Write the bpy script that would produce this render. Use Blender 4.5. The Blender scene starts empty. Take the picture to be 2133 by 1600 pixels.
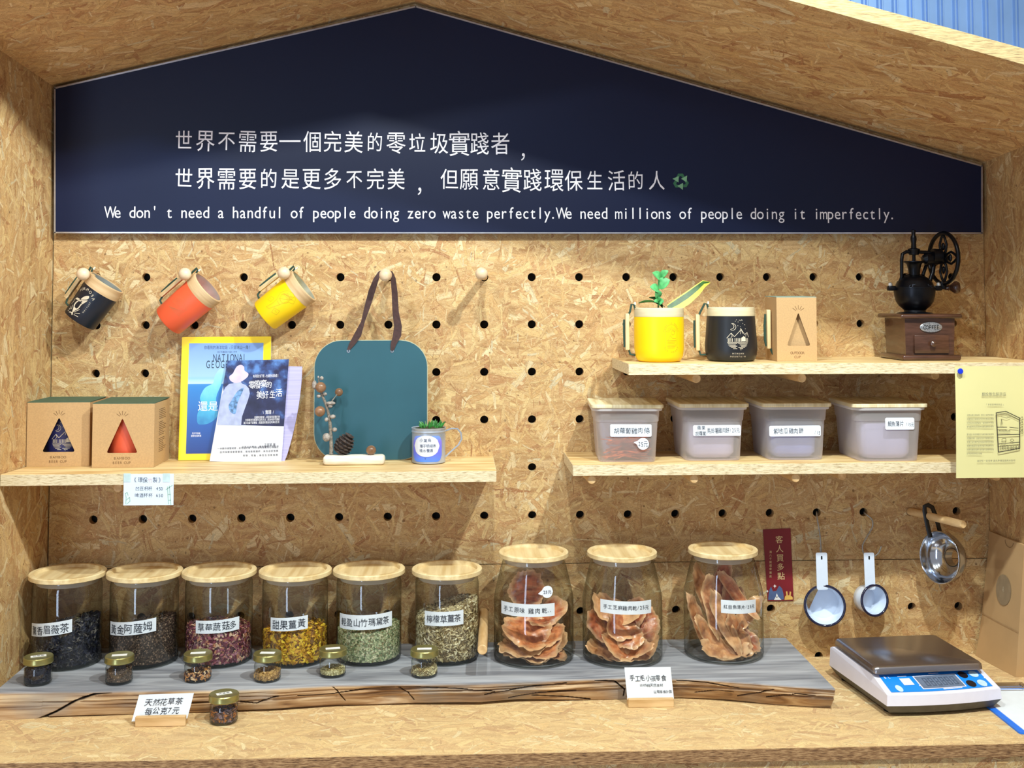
import bpy, bmesh, math, random
from mathutils import Vector, Matrix, Euler, noise
random.seed(7)
PI = math.pi
SC = bpy.context.scene
COL = SC.collection
ZO = 1.697                      # height of the first row of peg holes above the floor
# ---------------------------------------------------------------- camera
F = 2400.0
PPX, PPY = 1064.548, 510.329
CX, CD, CZ = 0.746256, 2.41788, -0.0475325 + ZO
YAW, PIT, ROLL = 0.0455804, 0.0475143, -0.0014111
_w = Vector((math.sin(YAW)*math.cos(PIT), math.cos(YAW)*math.cos(PIT), math.sin(PIT)))
_r0 = Vector((math.cos(YAW), -math.sin(YAW), 0)); _u0 = _r0.cross(_w)
_r = _r0*math.cos(ROLL) + _u0*math.sin(ROLL); _u = -_r0*math.sin(ROLL) + _u0*math.cos(ROLL)
cd = bpy.data.cameras.new('camera'); cam = bpy.data.objects.new('camera', cd); COL.objects.link(cam)
cam.matrix_world = Matrix(((_r.x, _u.x, -_w.x, CX), (_r.y, _u.y, -_w.y, -CD), (_r.z, _u.z, -_w.z, CZ), (0, 0, 0, 1)))
cd.sensor_width = 36; cd.lens = F/2133*36
cd.shift_x = (1066.5-PPX)/2133; cd.shift_y = (PPY-800)/2133
cd.clip_start = 0.05; cd.clip_end = 60
SC.camera = cam
def ray(px, py):
    return _w*F + _r*(px-PPX) - _u*(py-PPY)
def at(px, py, Y=0.0):
    d = ray(px, py); t = (Y+CD)/d.y
    return Vector((CX+d.x*t, Y, CZ+d.z*t))
def atz(px, py, Z):
    d = ray(px, py); t = (Z-CZ)/d.z
    return Vector((CX+d.x*t, -CD+d.y*t, Z))
def ppm(Y): return F/(CD+Y)
# ---------------------------------------------------------------- view, world, lights
SC.view_settings.view_transform = 'Standard'
try: SC.view_settings.look = 'None'
except Exception: pass
SC.view_settings.exposure = 0.38
SC.view_settings.gamma = 1.0
SC.view_settings.use_curve_mapping = False
wd = bpy.data.worlds.new('shop_room'); SC.world = wd; wd.use_nodes = True
bg = wd.node_tree.nodes['Background']; bg.inputs[0].default_value = (0.95, 0.95, 1.0, 1); bg.inputs[1].default_value = 0.29
def lin(h):
    h = h.lstrip('#'); o = []
    for i in (0, 2, 4):
        c = int(h[i:i+2], 16)/255
        o.append(c/12.92 if c <= .04045 else ((c+.055)/1.055)**2.4)
    return (*o, 1)
def spot(name, loc, tgt, power, angle, rad, col, blend=.6):
    l = bpy.data.lights.new(name, 'SPOT'); l.energy = power; l.spot_size = math.radians(angle); l.spot_blend = blend
    l.shadow_soft_size = rad; l.color = col
    o = bpy.data.objects.new(name, l); COL.objects.link(o); o.location = loc
    o.rotation_euler = (Vector(tgt)-Vector(loc)).to_track_quat('-Z', 'Y').to_euler()
    return o
WARM = (.93, 1.0, .95)
spot('track_spotlight', (1.48, -1.34, ZO+1.11), (0.75, 0, ZO-.35), 106, 130, .028, WARM)
spot('track_spotlight', (0.80, -1.32, ZO+1.03), (0.62, 0, ZO-.50), 50, 92, .028, WARM)
spot('track_spotlight', (0.05, -1.32, ZO+.92), (0.20, 0, ZO-.45), 27, 95, .028, WARM)
spot('floor_bounce_fill', (0.9, -2.35, 3.1), (0.9, -2.2, 0), 260, 52, .08, (1, .95, .9))  # added fill lamp: its bounce off the floor brightens the roof underside
spot('wall_washer', (2.3, -0.25, ZO+1.5), (2.0, .3, ZO+.55), 7, 90, .05, (.8, .9, 1))
# ---------------------------------------------------------------- helpers
def mesh_obj(name, me, mat, parent=None):
    o = bpy.data.objects.new(name, me); COL.objects.link(o)
    if mat is not None and not me.materials: me.materials.append(mat)
    if parent is not None: o.parent = parent
    return o
def tag(o, label=None, cat=None, group=None, kind=None):
    if label: o['label'] = label
    if cat: o['category'] = cat
    if group: o['group'] = group
    if kind: o['kind'] = kind
    return o
def thing(name, label, cat, loc=(0, 0, 0), rotz=0, group=None, rot=None):
    o = bpy.data.objects.new(name, None); COL.objects.link(o)
    o.empty_display_size = .02
    o.location = loc; o.rotation_euler = rot if rot else (0, 0, rotz)
    return tag(o, label, cat, group)
class MB:
    def __init__(s, M=None):
        s.v = []; s.f = []; s.M = M or Matrix.Identity(4)
    def add(s, vs, fs, M=None):
        n = len(s.v); T = s.M @ M if M is not None else s.M
        s.v += [tuple(T @ Vector(p)) for p in vs]
        s.f += [tuple(i+n for i in f) for f in fs]
        return s
    def box(s, c, d, bev=0, seg=2, M=None):
        x, y, z = (k/2 for k in d)
        if bev <= 0:
            vs = [(c[0]+i*x, c[1]+j*y, c[2]+k*z) for i in (-1, 1) for j in (-1, 1) for k in (-1, 1)]
            return s.add(vs, [(0, 1, 3, 2), (4, 6, 7, 5), (0, 4, 5, 1), (2, 3, 7, 6), (0, 2, 6, 4), (1, 5, 7, 3)], M)
        bm = bmesh.new(); bmesh.ops.create_cube(bm, size=1)
        for v in bm.verts: v.co = Vector((v.co.x*d[0]+c[0], v.co.y*d[1]+c[1], v.co.z*d[2]+c[2]))
        bmesh.ops.bevel(bm, geom=bm.edges[:], offset=bev, segments=seg, profile=.5, affect='EDGES')
        bm.verts.index_update()
        s.add([v.co[:] for v in bm.verts], [tuple(v.index for v in f.verts) for f in bm.faces], M); bm.free(); return s
    def lathe(s, prof, n=32, M=None, cap=True, a0=0, a1=2*PI):
        full = abs(a1-a0-2*PI) < 1e-6; m = n if full else n+1
        vs = []
        for r, z in prof:
            for i in range(m):
                a = a0+(a1-a0)*i/n; vs.append((r*math.cos(a), r*math.sin(a), z))
        fs = []
        for j in range(len(prof)-1):
            for i in range(n):
                i2 = (i+1) % m
                fs.append((j*m+i, j*m+i2, (j+1)*m+i2, (j+1)*m+i))
        if cap and full:
            if prof[0][0] > 1e-6: fs.append(tuple(range(m-1, -1, -1)))
            if prof[-1][0] > 1e-6: fs.append(tuple((len(prof)-1)*m+i for i in range(m)))
        return s.add(vs, fs, M)
    def cyl(s, p0, p1, r0, r1=None, n=16, cap=True):
        p0 = Vector(p0); p1 = Vector(p1); r1 = r0 if r1 is None else r1
        d = p1-p0; q = d.to_track_quat('Z', 'Y').to_matrix().to_4x4()
        return s.lathe([(r0, 0), (r1, d.length)], n, Matrix.Translation(p0) @ q, cap)
    def sph(s, c, r, n=16, sc=(1, 1, 1), M=None):
        m = n//2
        pr = [(r*math.sin(PI*j/m), -r*math.cos(PI*j/m)) for j in range(m+1)]
        pr[0] = (1e-5*r, -r); pr[-1] = (1e-5*r, r)
        T = Matrix.Translation(c) @ Matrix.Diagonal((*sc, 1))
        return s.lathe(pr, n, (M @ T) if M is not None else T)
    def tube(s, pts, r, n=8, cap=True, flat=None):
        P = [Vector(p) for p in pts]; R = r if isinstance(r, (list, tuple)) else [r]*len(P)
        vs = []; up = None
        for i, p in enumerate(P):
            t = (P[min(i+1, len(P)-1)]-P[max(i-1, 0)]).normalized()
            if up is None:
                up = Vector((0, 0, 1)) if abs(t.z) < .9 else Vector((0, 1, 0))
            a = t.cross(up).normalized() if t.cross(up).length > 1e-6 else Vector((1, 0, 0)); b = a.cross(t).normalized(); up = b
            for k in range(n):
                an = 2*PI*k/n; fl = flat or 1
                vs.append(tuple(p+a*math.cos(an)*R[i]+b*math.sin(an)*R[i]*fl))
        fs = [(i*n+k, i*n+(k+1) % n, (i+1)*n+(k+1) % n, (i+1)*n+k) for i in range(len(P)-1) for k in range(n)]
        if cap: fs += [tuple(range(n-1, -1, -1)), tuple((len(P)-1)*n+k for k in range(n))]
        return s.add(vs, fs)
    def prism(s, poly, y0, y1, M=None):
        """poly in x,z ; extruded between y0 and y1"""
        n = len(poly)
        vs = [(p[0], y0, p[1]) for p in poly]+[(p[0], y1, p[1]) for p in poly]
        fs = [tuple(range(n)), tuple(range(2*n-1, n-1, -1))]+[((i+1) % n, i, n+i, n+(i+1) % n) for i in range(n)]
        return s.add(vs, fs, M)
    def line(s, pts, w, y0=0, t=.0003, M=None, closed=False):
        """a stroke of width w along 2-D points (x,z), t proud of plane y0 towards -y"""
        P = [Vector((p[0], p[1])) for p in pts]
        if closed: P.append(P[0])
        for a, b in zip(P[:-1], P[1:]):
            d = b-a
            if d.length < 1e-7: continue
            d.normalize(); nn = Vector((-d.y, d.x))*w/2; a2 = a-d*w*.3; b2 = b+d*w*.3
            s.prism([tuple(a2+nn), tuple(a2-nn), tuple(b2-nn), tuple(b2+nn)], y0, y0-t, M)
        return s
    def build(s, name, mat, parent=None, smooth=.6, uv=None, kind=None, label=None, bend=None):
        me = bpy.data.meshes.new(name); me.from_pydata(s.v, [], s.f); me.update()
        bm = bmesh.new(); bm.from_mesh(me); bmesh.ops.recalc_face_normals(bm, faces=bm.faces[:])
        if uv:
            lay = bm.loops.layers.uv.new('UVMap'); ou, ov = random.random()*7, random.random()*7
            for f in bm.faces:
                nx, ny, nz = (abs(k) for k in f.normal)
                for l in f.loops:
                    c = l.vert.co
                    if nx > ny and nx > nz: a = (c.z, c.y)
                    elif ny > nz: a = (c.x, c.z)
                    else: a = (c.x, c.y)
                    l[lay].uv = (a[0]+ou, a[1]+ov)
        bm.to_mesh(me); bm.free()
        if smooth:
            me.shade_smooth(); me.set_sharp_from_angle(angle=smooth)
        o = mesh_obj(name, me, mat, parent)
        if kind: o['kind'] = kind
        if label: o['label'] = label
        return o
# ---- lettering
_G = {}
def glyph(ch):
    if ch not in _G:
        c = bpy.data.curves.new('g', 'FONT'); c.body = ch; c.size = 1; c.resolution_u = 3
        o = bpy.data.objects.new('g', c); COL.objects.link(o); bpy.context.view_layer.update()
        me = bpy.data.meshes.new_from_object(o)
        vs = [(v.co.x, v.co.y) for v in me.vertices]; fs = [tuple(p.vertices) for p in me.polygons]
        if vs:
            x0 = min(v[0] for v in vs); x1 = max(v[0] for v in vs); y0 = min(v[1] for v in vs); y1 = max(v[1] for v in vs)
        else: x0 = 0; x1 = .3; y0 = 0; y1 = .1
        bpy.data.objects.remove(o); bpy.data.curves.remove(c); bpy.data.meshes.remove(me)
        _G[ch] = (vs, fs, x0, x1, y0, y1)
    return _G[ch]
def is_cjk(ch): return ord(ch) > 0x2E80
def put(mb, ch, x, z, size, y=0, sx=1, rot=0, M=None, place=None):
    """one character, CJK box or Latin cell centred on x, baseline-ish centred on z"""
    vs, fs, x0, x1, y0, y1 = glyph(ch)
    if not vs: return
    cx = (x0+x1)/2; cy = .36 if not is_cjk(ch) else .38
    if ch in '，,': cx = x0-.1; cy = .3
    ca, sa = math.cos(rot), math.sin(rot); out = []
    for a, b in vs:
        a = (a-cx)*size*sx; b = (b-cy)*size
        a, b = a*ca-b*sa, a*sa+b*ca
        out.append((x+a, y, z+b) if place is None else place(x+a, z+b))
    mb.add(out, fs, M)
def text(mb, s, x0, x1, z, size, y=0, jit=0, M=None, place=None, sx=1, slope=0):
    """characters evenly spread between x0 and x1 (widths: CJK 1, Latin .55)"""
    w = [1.0 if is_cjk(c) else (.35 if c in " .,:'|" else .6) for c in s]; W = sum(w); a = 0; fit = abs(x1-x0)/max(W, 1e-6)/size; sx = sx*min(1, fit*1.0)
    for c, k in zip(s, w):
        x = x0+(x1-x0)*(a+k/2)/W; a += k
        if c == ' ': continue
        put(mb, c, x+random.uniform(-jit, jit)*size, z+slope*(x-x0)+random.uniform(-jit, jit)*size, size*(1+random.uniform(-jit, jit)), y, sx,
            random.uniform(-jit, jit)*.8, M, place)
# ---- materials
def nodes(name):
    m = bpy.data.materials.new(name); m.use_nodes = True; nt = m.node_tree
    return m, nt, nt.nodes['Principled BSDF']
def N(nt, t, **k):
    n = nt.nodes.new(t)
    for a, b in k.items():
        if a.startswith('i_'):
            a = a[2:]; n.inputs[int(a) if a.isdigit() else a].default_value = b
        else: setattr(n, a, b)
    return n
def L(nt, a, b): nt.links.new(a, b)
def mat(name, hexc, rough=.5, metal=0, var=.06, scale=60, bump=0, spec=.5, stretch=None, hex2=None, alpha=None, coat=0):
    m, nt, b = nodes(name)
    tc = N(nt, 'ShaderNodeTexCoord'); src = tc.outputs['Object']
    if stretch:
        mp = N(nt, 'ShaderNodeMapping'); mp.inputs['Scale'].default_value = stretch; L(nt, src, mp.inputs[0]); src = mp.outputs[0]
    nz = N(nt, 'ShaderNodeTexNoise'); nz.inputs['Scale'].default_value = scale; nz.inputs['Detail'].default_value = 4; L(nt, src, nz.inputs['Vector'])
    c = lin(hexc)
    if hex2: d = lin(hex2)
    else: d = tuple(max(0, k*(1-var*2)) for k in c[:3])+(1,)
    mx = N(nt, 'ShaderNodeMix', data_type='RGBA'); mx.inputs[6].default_value = d; mx.inputs[7].default_value = tuple(min(1, k*(1+var)) for k in c[:3])+(1,)
    rp = N(nt, 'ShaderNodeMapRange'); rp.inputs[1].default_value = .35; rp.inputs[2].default_value = .65; L(nt, nz.outputs[0], rp.inputs[0])
    L(nt, rp.outputs[0], mx.inputs[0]); L(nt, mx.outputs[2], b.inputs['Base Color'])
    b.inputs['Roughness'].default_value = rough; b.inputs['Metallic'].default_value = metal
    b.inputs['Specular IOR Level'].default_value = spec
    if coat: b.inputs['Coat Weight'].default_value = coat
    if alpha is not None: b.inputs['Alpha'].default_value = alpha
    if bump:
        bp = N(nt, 'ShaderNodeBump'); bp.inputs['Strength'].default_value = bump; bp.inputs['Distance'].default_value = .002
        L(nt, nz.outputs[0], bp.inputs['Height']); L(nt, bp.outputs[0], b.inputs['Normal'])
    return m
def strand_group():
    g = bpy.data.node_groups.new('strand_layer', 'ShaderNodeTree')
    I = g.interface
    for n_, t_ in (('Vector', 'NodeSocketVector'), ('Color', 'NodeSocketColor'), ('Height', 'NodeSocketFloat'), ('Scale', 'NodeSocketFloat'), ('Offset', 'NodeSocketVector'),
                   ('Length', 'NodeSocketFloat'), ('Width', 'NodeSocketFloat'), ('Presence', 'NodeSocketFloat'), ('Spread', 'NodeSocketFloat'), ('Tint', 'NodeSocketFloat')):
        I.new_socket(n_, in_out='INPUT', socket_type=t_)
    I.new_socket('Color', in_out='OUTPUT', socket_type='NodeSocketColor'); I.new_socket('Height', in_out='OUTPUT', socket_type='NodeSocketFloat')
    gi = N(g, 'NodeGroupInput'); go = N(g, 'NodeGroupOutput')
    def mth(op, a, b=None, c=None):
        n = N(g, 'ShaderNodeMath', operation=op)
        for i, k in enumerate((a, b, c)):
            if k is None: continue
            if isinstance(k, (int, float)): n.inputs[i].default_value = k
            else: L(g, k, n.inputs[i])
        return n.outputs[0]
    def vm(op, a, b):
        n = N(g, 'ShaderNodeVectorMath', operation=op); L(g, a, n.inputs[0]); L(g, b, n.inputs[1]); return n.outputs[0]
    sc = N(g, 'ShaderNodeVectorMath', operation='SCALE'); L(g, gi.outputs['Vector'], sc.inputs[0]); L(g, gi.outputs['Scale'], sc.inputs['Scale'])
    p = vm('ADD', sc.outputs[0], gi.outputs['Offset'])
    vo = N(g, 'ShaderNodeTexVoronoi', voronoi_dimensions='2D', feature='F1'); vo.inputs['Scale'].default_value = 1; L(g, p, vo.inputs['Vector'])
    d = vm('SUBTRACT', p, vo.outputs['Position'])
    sp = N(g, 'ShaderNodeSeparateXYZ'); L(g, d, sp.inputs[0])
    sr = N(g, 'ShaderNodeSeparateColor'); L(g, vo.outputs['Color'], sr.inputs[0])
    R_, G_, B_ = sr.outputs
    ang = mth('MULTIPLY', mth('SUBTRACT', R_, .5), gi.outputs['Spread'])
    ca, sa = mth('COSINE', ang), mth('SINE', ang)
    u = mth('ADD', mth('MULTIPLY', sp.outputs[0], ca), mth('MULTIPLY', sp.outputs[1], sa))
    v = mth('SUBTRACT', mth('MULTIPLY', sp.outputs[1], ca), mth('MULTIPLY', sp.outputs[0], sa))
    wv = N(g, 'ShaderNodeCombineXYZ'); L(g, mth('MULTIPLY', u, 1.6), wv.inputs[0]); L(g, mth('MULTIPLY', v, 26), wv.inputs[1]); L(g, mth('MULTIPLY', G_, 40), wv.inputs[2])
    gr = N(g, 'ShaderNodeTexNoise'); gr.inputs['Scale'].default_value = 1; gr.inputs['Detail'].default_value = 3; L(g, wv.outputs[0], gr.inputs['Vector'])
    wid = mth('MULTIPLY', gi.outputs['Width'], mth('ADD', mth('MULTIPLY', B_, 1.2), .3))
    wob = mth('MULTIPLY', mth('SUBTRACT', gr.outputs[0], .5), .09)
    m1 = mth('LESS_THAN', mth('ADD', mth('ABSOLUTE', u), wob), gi.outputs['Length'])
    m2 = mth('LESS_THAN', mth('ADD', mth('ABSOLUTE', v), wob), wid)
    fr = mth('FRACT', mth('MULTIPLY', mth('ADD', R_, B_), 7.31))
    m3 = mth('LESS_THAN', fr, gi.outputs['Presence'])
    mask = mth('MULTIPLY', mth('MULTIPLY', m1, m2), m3)
    cr = N(g, 'ShaderNodeValToRGB'); cr.color_ramp.interpolation = 'LINEAR'
    el = cr.color_ramp.elements; stops = ((0, 'AC7C54'), (.08, 'C49A6C'), (.4, 'D2AE78'), (.62, 'E0C48F'), (.82, 'CBA878'), (.95, 'EAD6AC'), (1, 'CFC2A2'))
    el[0].position = 0; el[0].color = lin(stops[0][1]); el[1].position = 1; el[1].color = lin(stops[-1][1])
    for ps, hx in stops[1:-1]:
        e = el.new(ps); e.color = lin(hx)
    L(g, mth('FRACT', mth('ADD', G_, gi.outputs['Tint'])), cr.inputs[0])
    gm = N(g, 'ShaderNodeMix', data_type='RGBA', blend_type='MULTIPLY'); gm.inputs[0].default_value = 1; L(g, cr.outputs[0], gm.inputs[6])
    gv = mth('ADD', mth('MULTIPLY', gr.outputs[0], .75), .62)
    cc = N(g, 'ShaderNodeCombineColor'); L(g, gv, cc.inputs[0]); L(g, mth('POWER', gv, 1.12), cc.inputs[1]); L(g, mth('POWER', gv, 1.3), cc.inputs[2]); L(g, cc.outputs[0], gm.inputs[7])
    # thin dark gap along one strand edge
    ed = mth('MULTIPLY', mth('GREATER_THAN', mth('ADD', mth('ABSOLUTE', v), wob), mth('SUBTRACT', wid, .022)), mth('GREATER_THAN', gr.outputs[0], .5))
    dk = N(g, 'ShaderNodeMix', data_type='RGBA'); L(g, mth('MULTIPLY', ed, .45), dk.inputs[0]); L(g, gm.outputs[2], dk.inputs[6]); dk.inputs[7].default_value = lin('6E4826')
    mx = N(g, 'ShaderNodeMix', data_type='RGBA'); L(g, mask, mx.inputs[0]); L(g, gi.outputs['Color'], mx.inputs[6]); L(g, dk.outputs[2], mx.inputs[7])
    L(g, mx.outputs[2], go.inputs['Color'])
    hh = mth('ADD', mth('MULTIPLY', mask, mth('SUBTRACT', mth('ADD', mth('MULTIPLY', G_, .6), mth('MULTIPLY', gr.outputs[0], .5)), gi.outputs['Height'])), gi.outputs['Height'])
    L(g, hh, go.inputs['Height'])
    return g
SG = strand_group()
def osb(name, mul='FFFFFF', spread=3.3, bump=.35, shift=0.0, sf=1.08, pale=0.0):
    m, nt, b = nodes(name)
    tc = N(nt, 'ShaderNodeTexCoord')
    wn = N(nt, 'ShaderNodeTexNoise'); wn.inputs['Scale'].default_value = 9; wn.inputs['Detail'].default_value = 2; L(nt, tc.outputs['UV'], wn.inputs['Vector'])
    ws = N(nt, 'ShaderNodeVectorMath', operation='SCALE'); ws.inputs['Scale'].default_value = .035; L(nt, wn.outputs['Color'], ws.inputs[0])
    wa = N(nt, 'ShaderNodeVectorMath', operation='ADD'); L(nt, tc.outputs['UV'], wa.inputs[0]); L(nt, ws.outputs[0], wa.inputs[1])
    vec = wa.outputs[0]
    mp = N(nt, 'ShaderNodeMapping'); mp.inputs['Scale'].default_value = (9, 60, 1); L(nt, vec, mp.inputs[0])
    b0 = N(nt, 'ShaderNodeTexNoise'); b0.inputs['Scale'].default_value = 1; b0.inputs['Detail'].default_value = 5; L(nt, mp.outputs[0], b0.inputs['Vector'])
    cr = N(nt, 'ShaderNodeValToRGB'); e = cr.color_ramp.elements; e[0].position = .3; e[0].color = lin('A67C50'); e[1].position = .65; e[1].color = lin('DBBB88'); L(nt, b0.outputs[0], cr.inputs[0])
    col, h = cr.outputs[0], b0.outputs[0]
    layers = [(12, .66, .15, .9, .8), (15, .66, .11, .8, spread*.7), (20, .66, .12, .75, spread), (26, .66, .11, .7, spread*1.3), (17, .66, .07, .7, spread*.8), (34, .66, .10, .65, spread*1.4), (48, .66, .09, .6, spread*1.6), (19, .66, .045, .6, spread), (70, .6, .08, .5, 6)]
    for i, (s_, l_, w_, p_, sp_) in enumerate(layers):
        g = N(nt, 'ShaderNodeGroup'); g.node_tree = SG
        L(nt, vec, g.inputs['Vector']); L(nt, col, g.inputs['Color']); L(nt, h, g.inputs['Height'])
        g.inputs['Scale'].default_value = s_*sf; g.inputs['Offset'].default_value = (3.7*i+shift, 9.1*i-shift, 0); g.inputs['Length'].default_value = l_
        g.inputs['Width'].default_value = w_; g.inputs['Presence'].default_value = p_; g.inputs['Spread'].default_value = sp_; g.inputs['Tint'].default_value = .37*i
        col, h = g.outputs['Color'], g.outputs['Height']
    # small dark chips
    vo = N(nt, 'ShaderNodeTexVoronoi', voronoi_dimensions='2D', feature='F1'); vo.inputs['Scale'].default_value = 34; L(nt, vec, vo.inputs['Vector'])
    sr = N(nt, 'ShaderNodeSeparateColor'); L(nt, vo.outputs['Color'], sr.inputs[0])
    rad = N(nt, 'ShaderNodeMath', operation='MULTIPLY'); L(nt, sr.outputs[1], rad.inputs[0]); rad.inputs[1].default_value = .085
    lt = N(nt, 'ShaderNodeMath', operation='LESS_THAN'); L(nt, vo.outputs['Distance'], lt.inputs[0]); L(nt, rad.outputs[0], lt.inputs[1])
    l2 = N(nt, 'ShaderNodeMath', operation='LESS_THAN'); L(nt, sr.outputs[0], l2.inputs[0]); l2.inputs[1].default_value = .35
    l3 = N(nt, 'ShaderNodeMath', operation='MULTIPLY'); L(nt, lt.outputs[0], l3.inputs[0]); L(nt, l2.outputs[0], l3.inputs[1])
    l4 = N(nt, 'ShaderNodeMath', operation='MULTIPLY'); L(nt, l3.outputs[0], l4.inputs[0]); l4.inputs[1].default_value = .6
    mx = N(nt, 'ShaderNodeMix', data_type='RGBA'); L(nt, l4.outputs[0], mx.inputs[0]); L(nt, col, mx.inputs[6]); mx.inputs[7].default_value = lin('5A3518')
    # fine torn fibre lines between the strands
    lm = N(nt, 'ShaderNodeMapping'); lm.inputs['Scale'].default_value = (1, 1.9, 1); L(nt, vec, lm.inputs[0]); src_ = mx.outputs[2]
    for sc_, dist_, lev, wid_, colr, amt in ((26, 3.2, .50, .011, '7A5230', .34), (44, 2.6, .47, .012, '8A6038', .30), (38, 3.0, .54, .016, 'F0DEB4', .36), (70, 2.0, .5, .02, '9A7046', .18)):
        ln = N(nt, 'ShaderNodeTexNoise'); ln.inputs['Scale'].default_value = sc_; ln.inputs['Detail'].default_value = 3; ln.inputs['Distortion'].default_value = dist_; L(nt, lm.outputs[0], ln.inputs['Vector'])
        cp = N(nt, 'ShaderNodeMath', operation='COMPARE'); L(nt, ln.outputs[0], cp.inputs[0]); cp.inputs[1].default_value = lev; cp.inputs[2].default_value = wid_
        ml = N(nt, 'ShaderNodeMath', operation='MULTIPLY'); L(nt, cp.outputs[0], ml.inputs[0]); ml.inputs[1].default_value = amt
        m5 = N(nt, 'ShaderNodeMix', data_type='RGBA'); L(nt, ml.outputs[0], m5.inputs[0]); L(nt, src_, m5.inputs[6]); m5.inputs[7].default_value = lin(colr); src_ = m5.outputs[2]
    mm = N(nt, 'ShaderNodeMix', data_type='RGBA', blend_type='MULTIPLY'); mm.inputs[0].default_value = 1; L(nt, src_, mm.inputs[6]); mm.inputs[7].default_value = lin(mul)
    pl = N(nt, 'ShaderNodeMix', data_type='RGBA'); pl.inputs[0].default_value = pale; L(nt, mm.outputs[2], pl.inputs[6]); pl.inputs[7].default_value = lin('F6E2B6')
    L(nt, pl.outputs[2], b.inputs['Base Color']); b.inputs['Roughness'].default_value = .62; b.inputs['Specular IOR Level'].default_value = .3
    if bump:
        bp = N(nt, 'ShaderNodeBump'); bp.inputs['Strength'].default_value = bump; bp.inputs['Distance'].default_value = .002; L(nt, h, bp.inputs['Height']); L(nt, bp.outputs[0], b.inputs['Normal'])
    return m
def edge_mat(name, a, b_, c, sx=30, sz=260):
    """cut edge of strand board: thin stacked fibres"""
    m, nt, b = nodes(name)
    tc = N(nt, 'ShaderNodeTexCoord'); mp = N(nt, 'ShaderNodeMapping'); mp.inputs['Scale'].default_value = (sx, sx, sz); L(nt, tc.outputs['Object'], mp.inputs[0])
    nz = N(nt, 'ShaderNodeTexNoise'); nz.inputs['Scale'].default_value = 1; nz.inputs['Detail'].default_value = 6; nz.inputs['Roughness'].default_value = .65; L(nt, mp.outputs[0], nz.inputs['Vector'])
    cr = N(nt, 'ShaderNodeValToRGB'); e = cr.color_ramp.elements; e[0].position = .33; e[0].color = lin(a); e[1].position = .62; e[1].color = lin(c); k = e.new(.46); k.color = lin(b_)
    L(nt, nz.outputs[0], cr.inputs[0]); L(nt, cr.outputs[0], b.inputs['Base Color']); b.inputs['Roughness'].default_value = .7
    bp = N(nt, 'ShaderNodeBump'); bp.inputs['Strength'].default_value = .5; bp.inputs['Distance'].default_value = .002; L(nt, nz.outputs[0], bp.inputs['Height']); L(nt, bp.outputs[0], b.inputs['Normal'])
    return m
M_osb = osb('strand_board', 'F2EEE8')
M_osb_side = osb('strand_board_side', 'F2ECE4', 2.0, shift=4.2, sf=.85)
M_osb_roof = osb('strand_board_roof', 'FFF4EC', 2.2, shift=1.7, sf=.72)
M_osb_top = osb('strand_board_top', 'FFF8EA', 1.9, .25, shift=8.8, sf=.9, pale=.24)
M_edge = edge_mat('board_cut_edge', 'A8906C', 'DCC9A2', 'EADCBC', 80, 620)
M_edge_roof = edge_mat('roof_cut_edge', '84704F', 'AC9468', 'C2AB7C', 45, 420)
M_edge_shade = edge_mat('board_cut_edge_shaded', '4E321C', '8E6640', 'BE9668', 70, 520)  # worktop edge: its shade is put into the darker colour
M_shelf = mat('shelf_plywood', 'E8CF9C', .5, var=.12, scale=1, stretch=(9, 60, 60), hex2='CFA96E')
M_black = mat('matte_black', '050505', .9)
# ---------------------------------------------------------------- structure
XL = at(111, 577).x; XR = at(2050, 577).x
ZW = at(1703, 1368).z                         # worktop surface
YF = atz(1500, 1561, ZW).y                    # worktop front edge
YS = -0.56                                    # front of side walls and roof
ZS = ZW + .0415                               # top of the driftwood slab
def struct(name, label=None): 
    o = bpy.data.objects.new(name, None); COL.objects.link(o); o['kind'] = 'structure'
    if label: o['label'] = label
    return o
zA = at(865, 8).z; xA = at(865, 8).x
zL = at(112, 180).z; zR = at(2046, 339).z
ZSEAM = at(1640, 1168).z
HR = .0087
wb = struct('wall_back', 'tall pegboard wall of strand board with round black holes')
def pegboard(z0, z1, rows, name, skip=()):
    mb = MB()
    xs = [XL]+[.05+.1*i for i in range(0, 18)]+[XR]
    for r in range(len(rows)):
        zc = ZO-.0992*rows[r]
        a = z1 if r == 0 else (zc+(ZO-.0992*rows[r-1]))/2
        b_ = z0 if r == len(rows)-1 else (zc+(ZO-.0992*rows[r+1]))/2
        for i in range(19):
            xa, xb = xs[i], xs[i+1]; xc = .1*i
            cs = [math.atan2(zz-zc, xx-xc) for xx in (xa, xb) for zz in (a, b_)]
            an = sorted(set([round(k, 5) for k in cs]+[round(-PI+2*PI*k/22+.01, 5) for k in range(22)]))
            n = len(an); V = []
            for t in an:
                dx, dz = math.cos(t), math.sin(t); k = 9
                if dx > 1e-6: k = min(k, (xb-xc)/dx)
                if dx < -1e-6: k = min(k, (xa-xc)/dx)
                if dz > 1e-6: k = min(k, (a-zc)/dz)
                if dz < -1e-6: k = min(k, (b_-zc)/dz)
                V.append((xc+dx*k, 0, zc+dz*k))
            V += [(xc+math.cos(t)*HR, 0, zc+math.sin(t)*HR) for t in an]
            V += [(xc+math.cos(t)*HR, .018, zc+math.sin(t)*HR) for t in an]
            fs = []
            for k in range(n):
                k2 = (k+1) % n
                fs.append((k, k2, n+k2, n+k)); fs.append((n+k, n+k2, 2*n+k2, 2*n+k))
            mb.add(V, fs)
    return mb
def seal(mb, z0, z1):
    return mb
mb = pegboard(ZSEAM+.0006, ZO+.12, [0, 1, 2, 3, 4, 5], 'panel')
mb.build('panel', M_osb, wb, smooth=None, uv=True)
mb = pegboard(ZW-.03, ZSEAM-.0006, [7, 8], 'panel')
mb.build('panel', M_osb, wb, smooth=None, uv=True)
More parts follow.
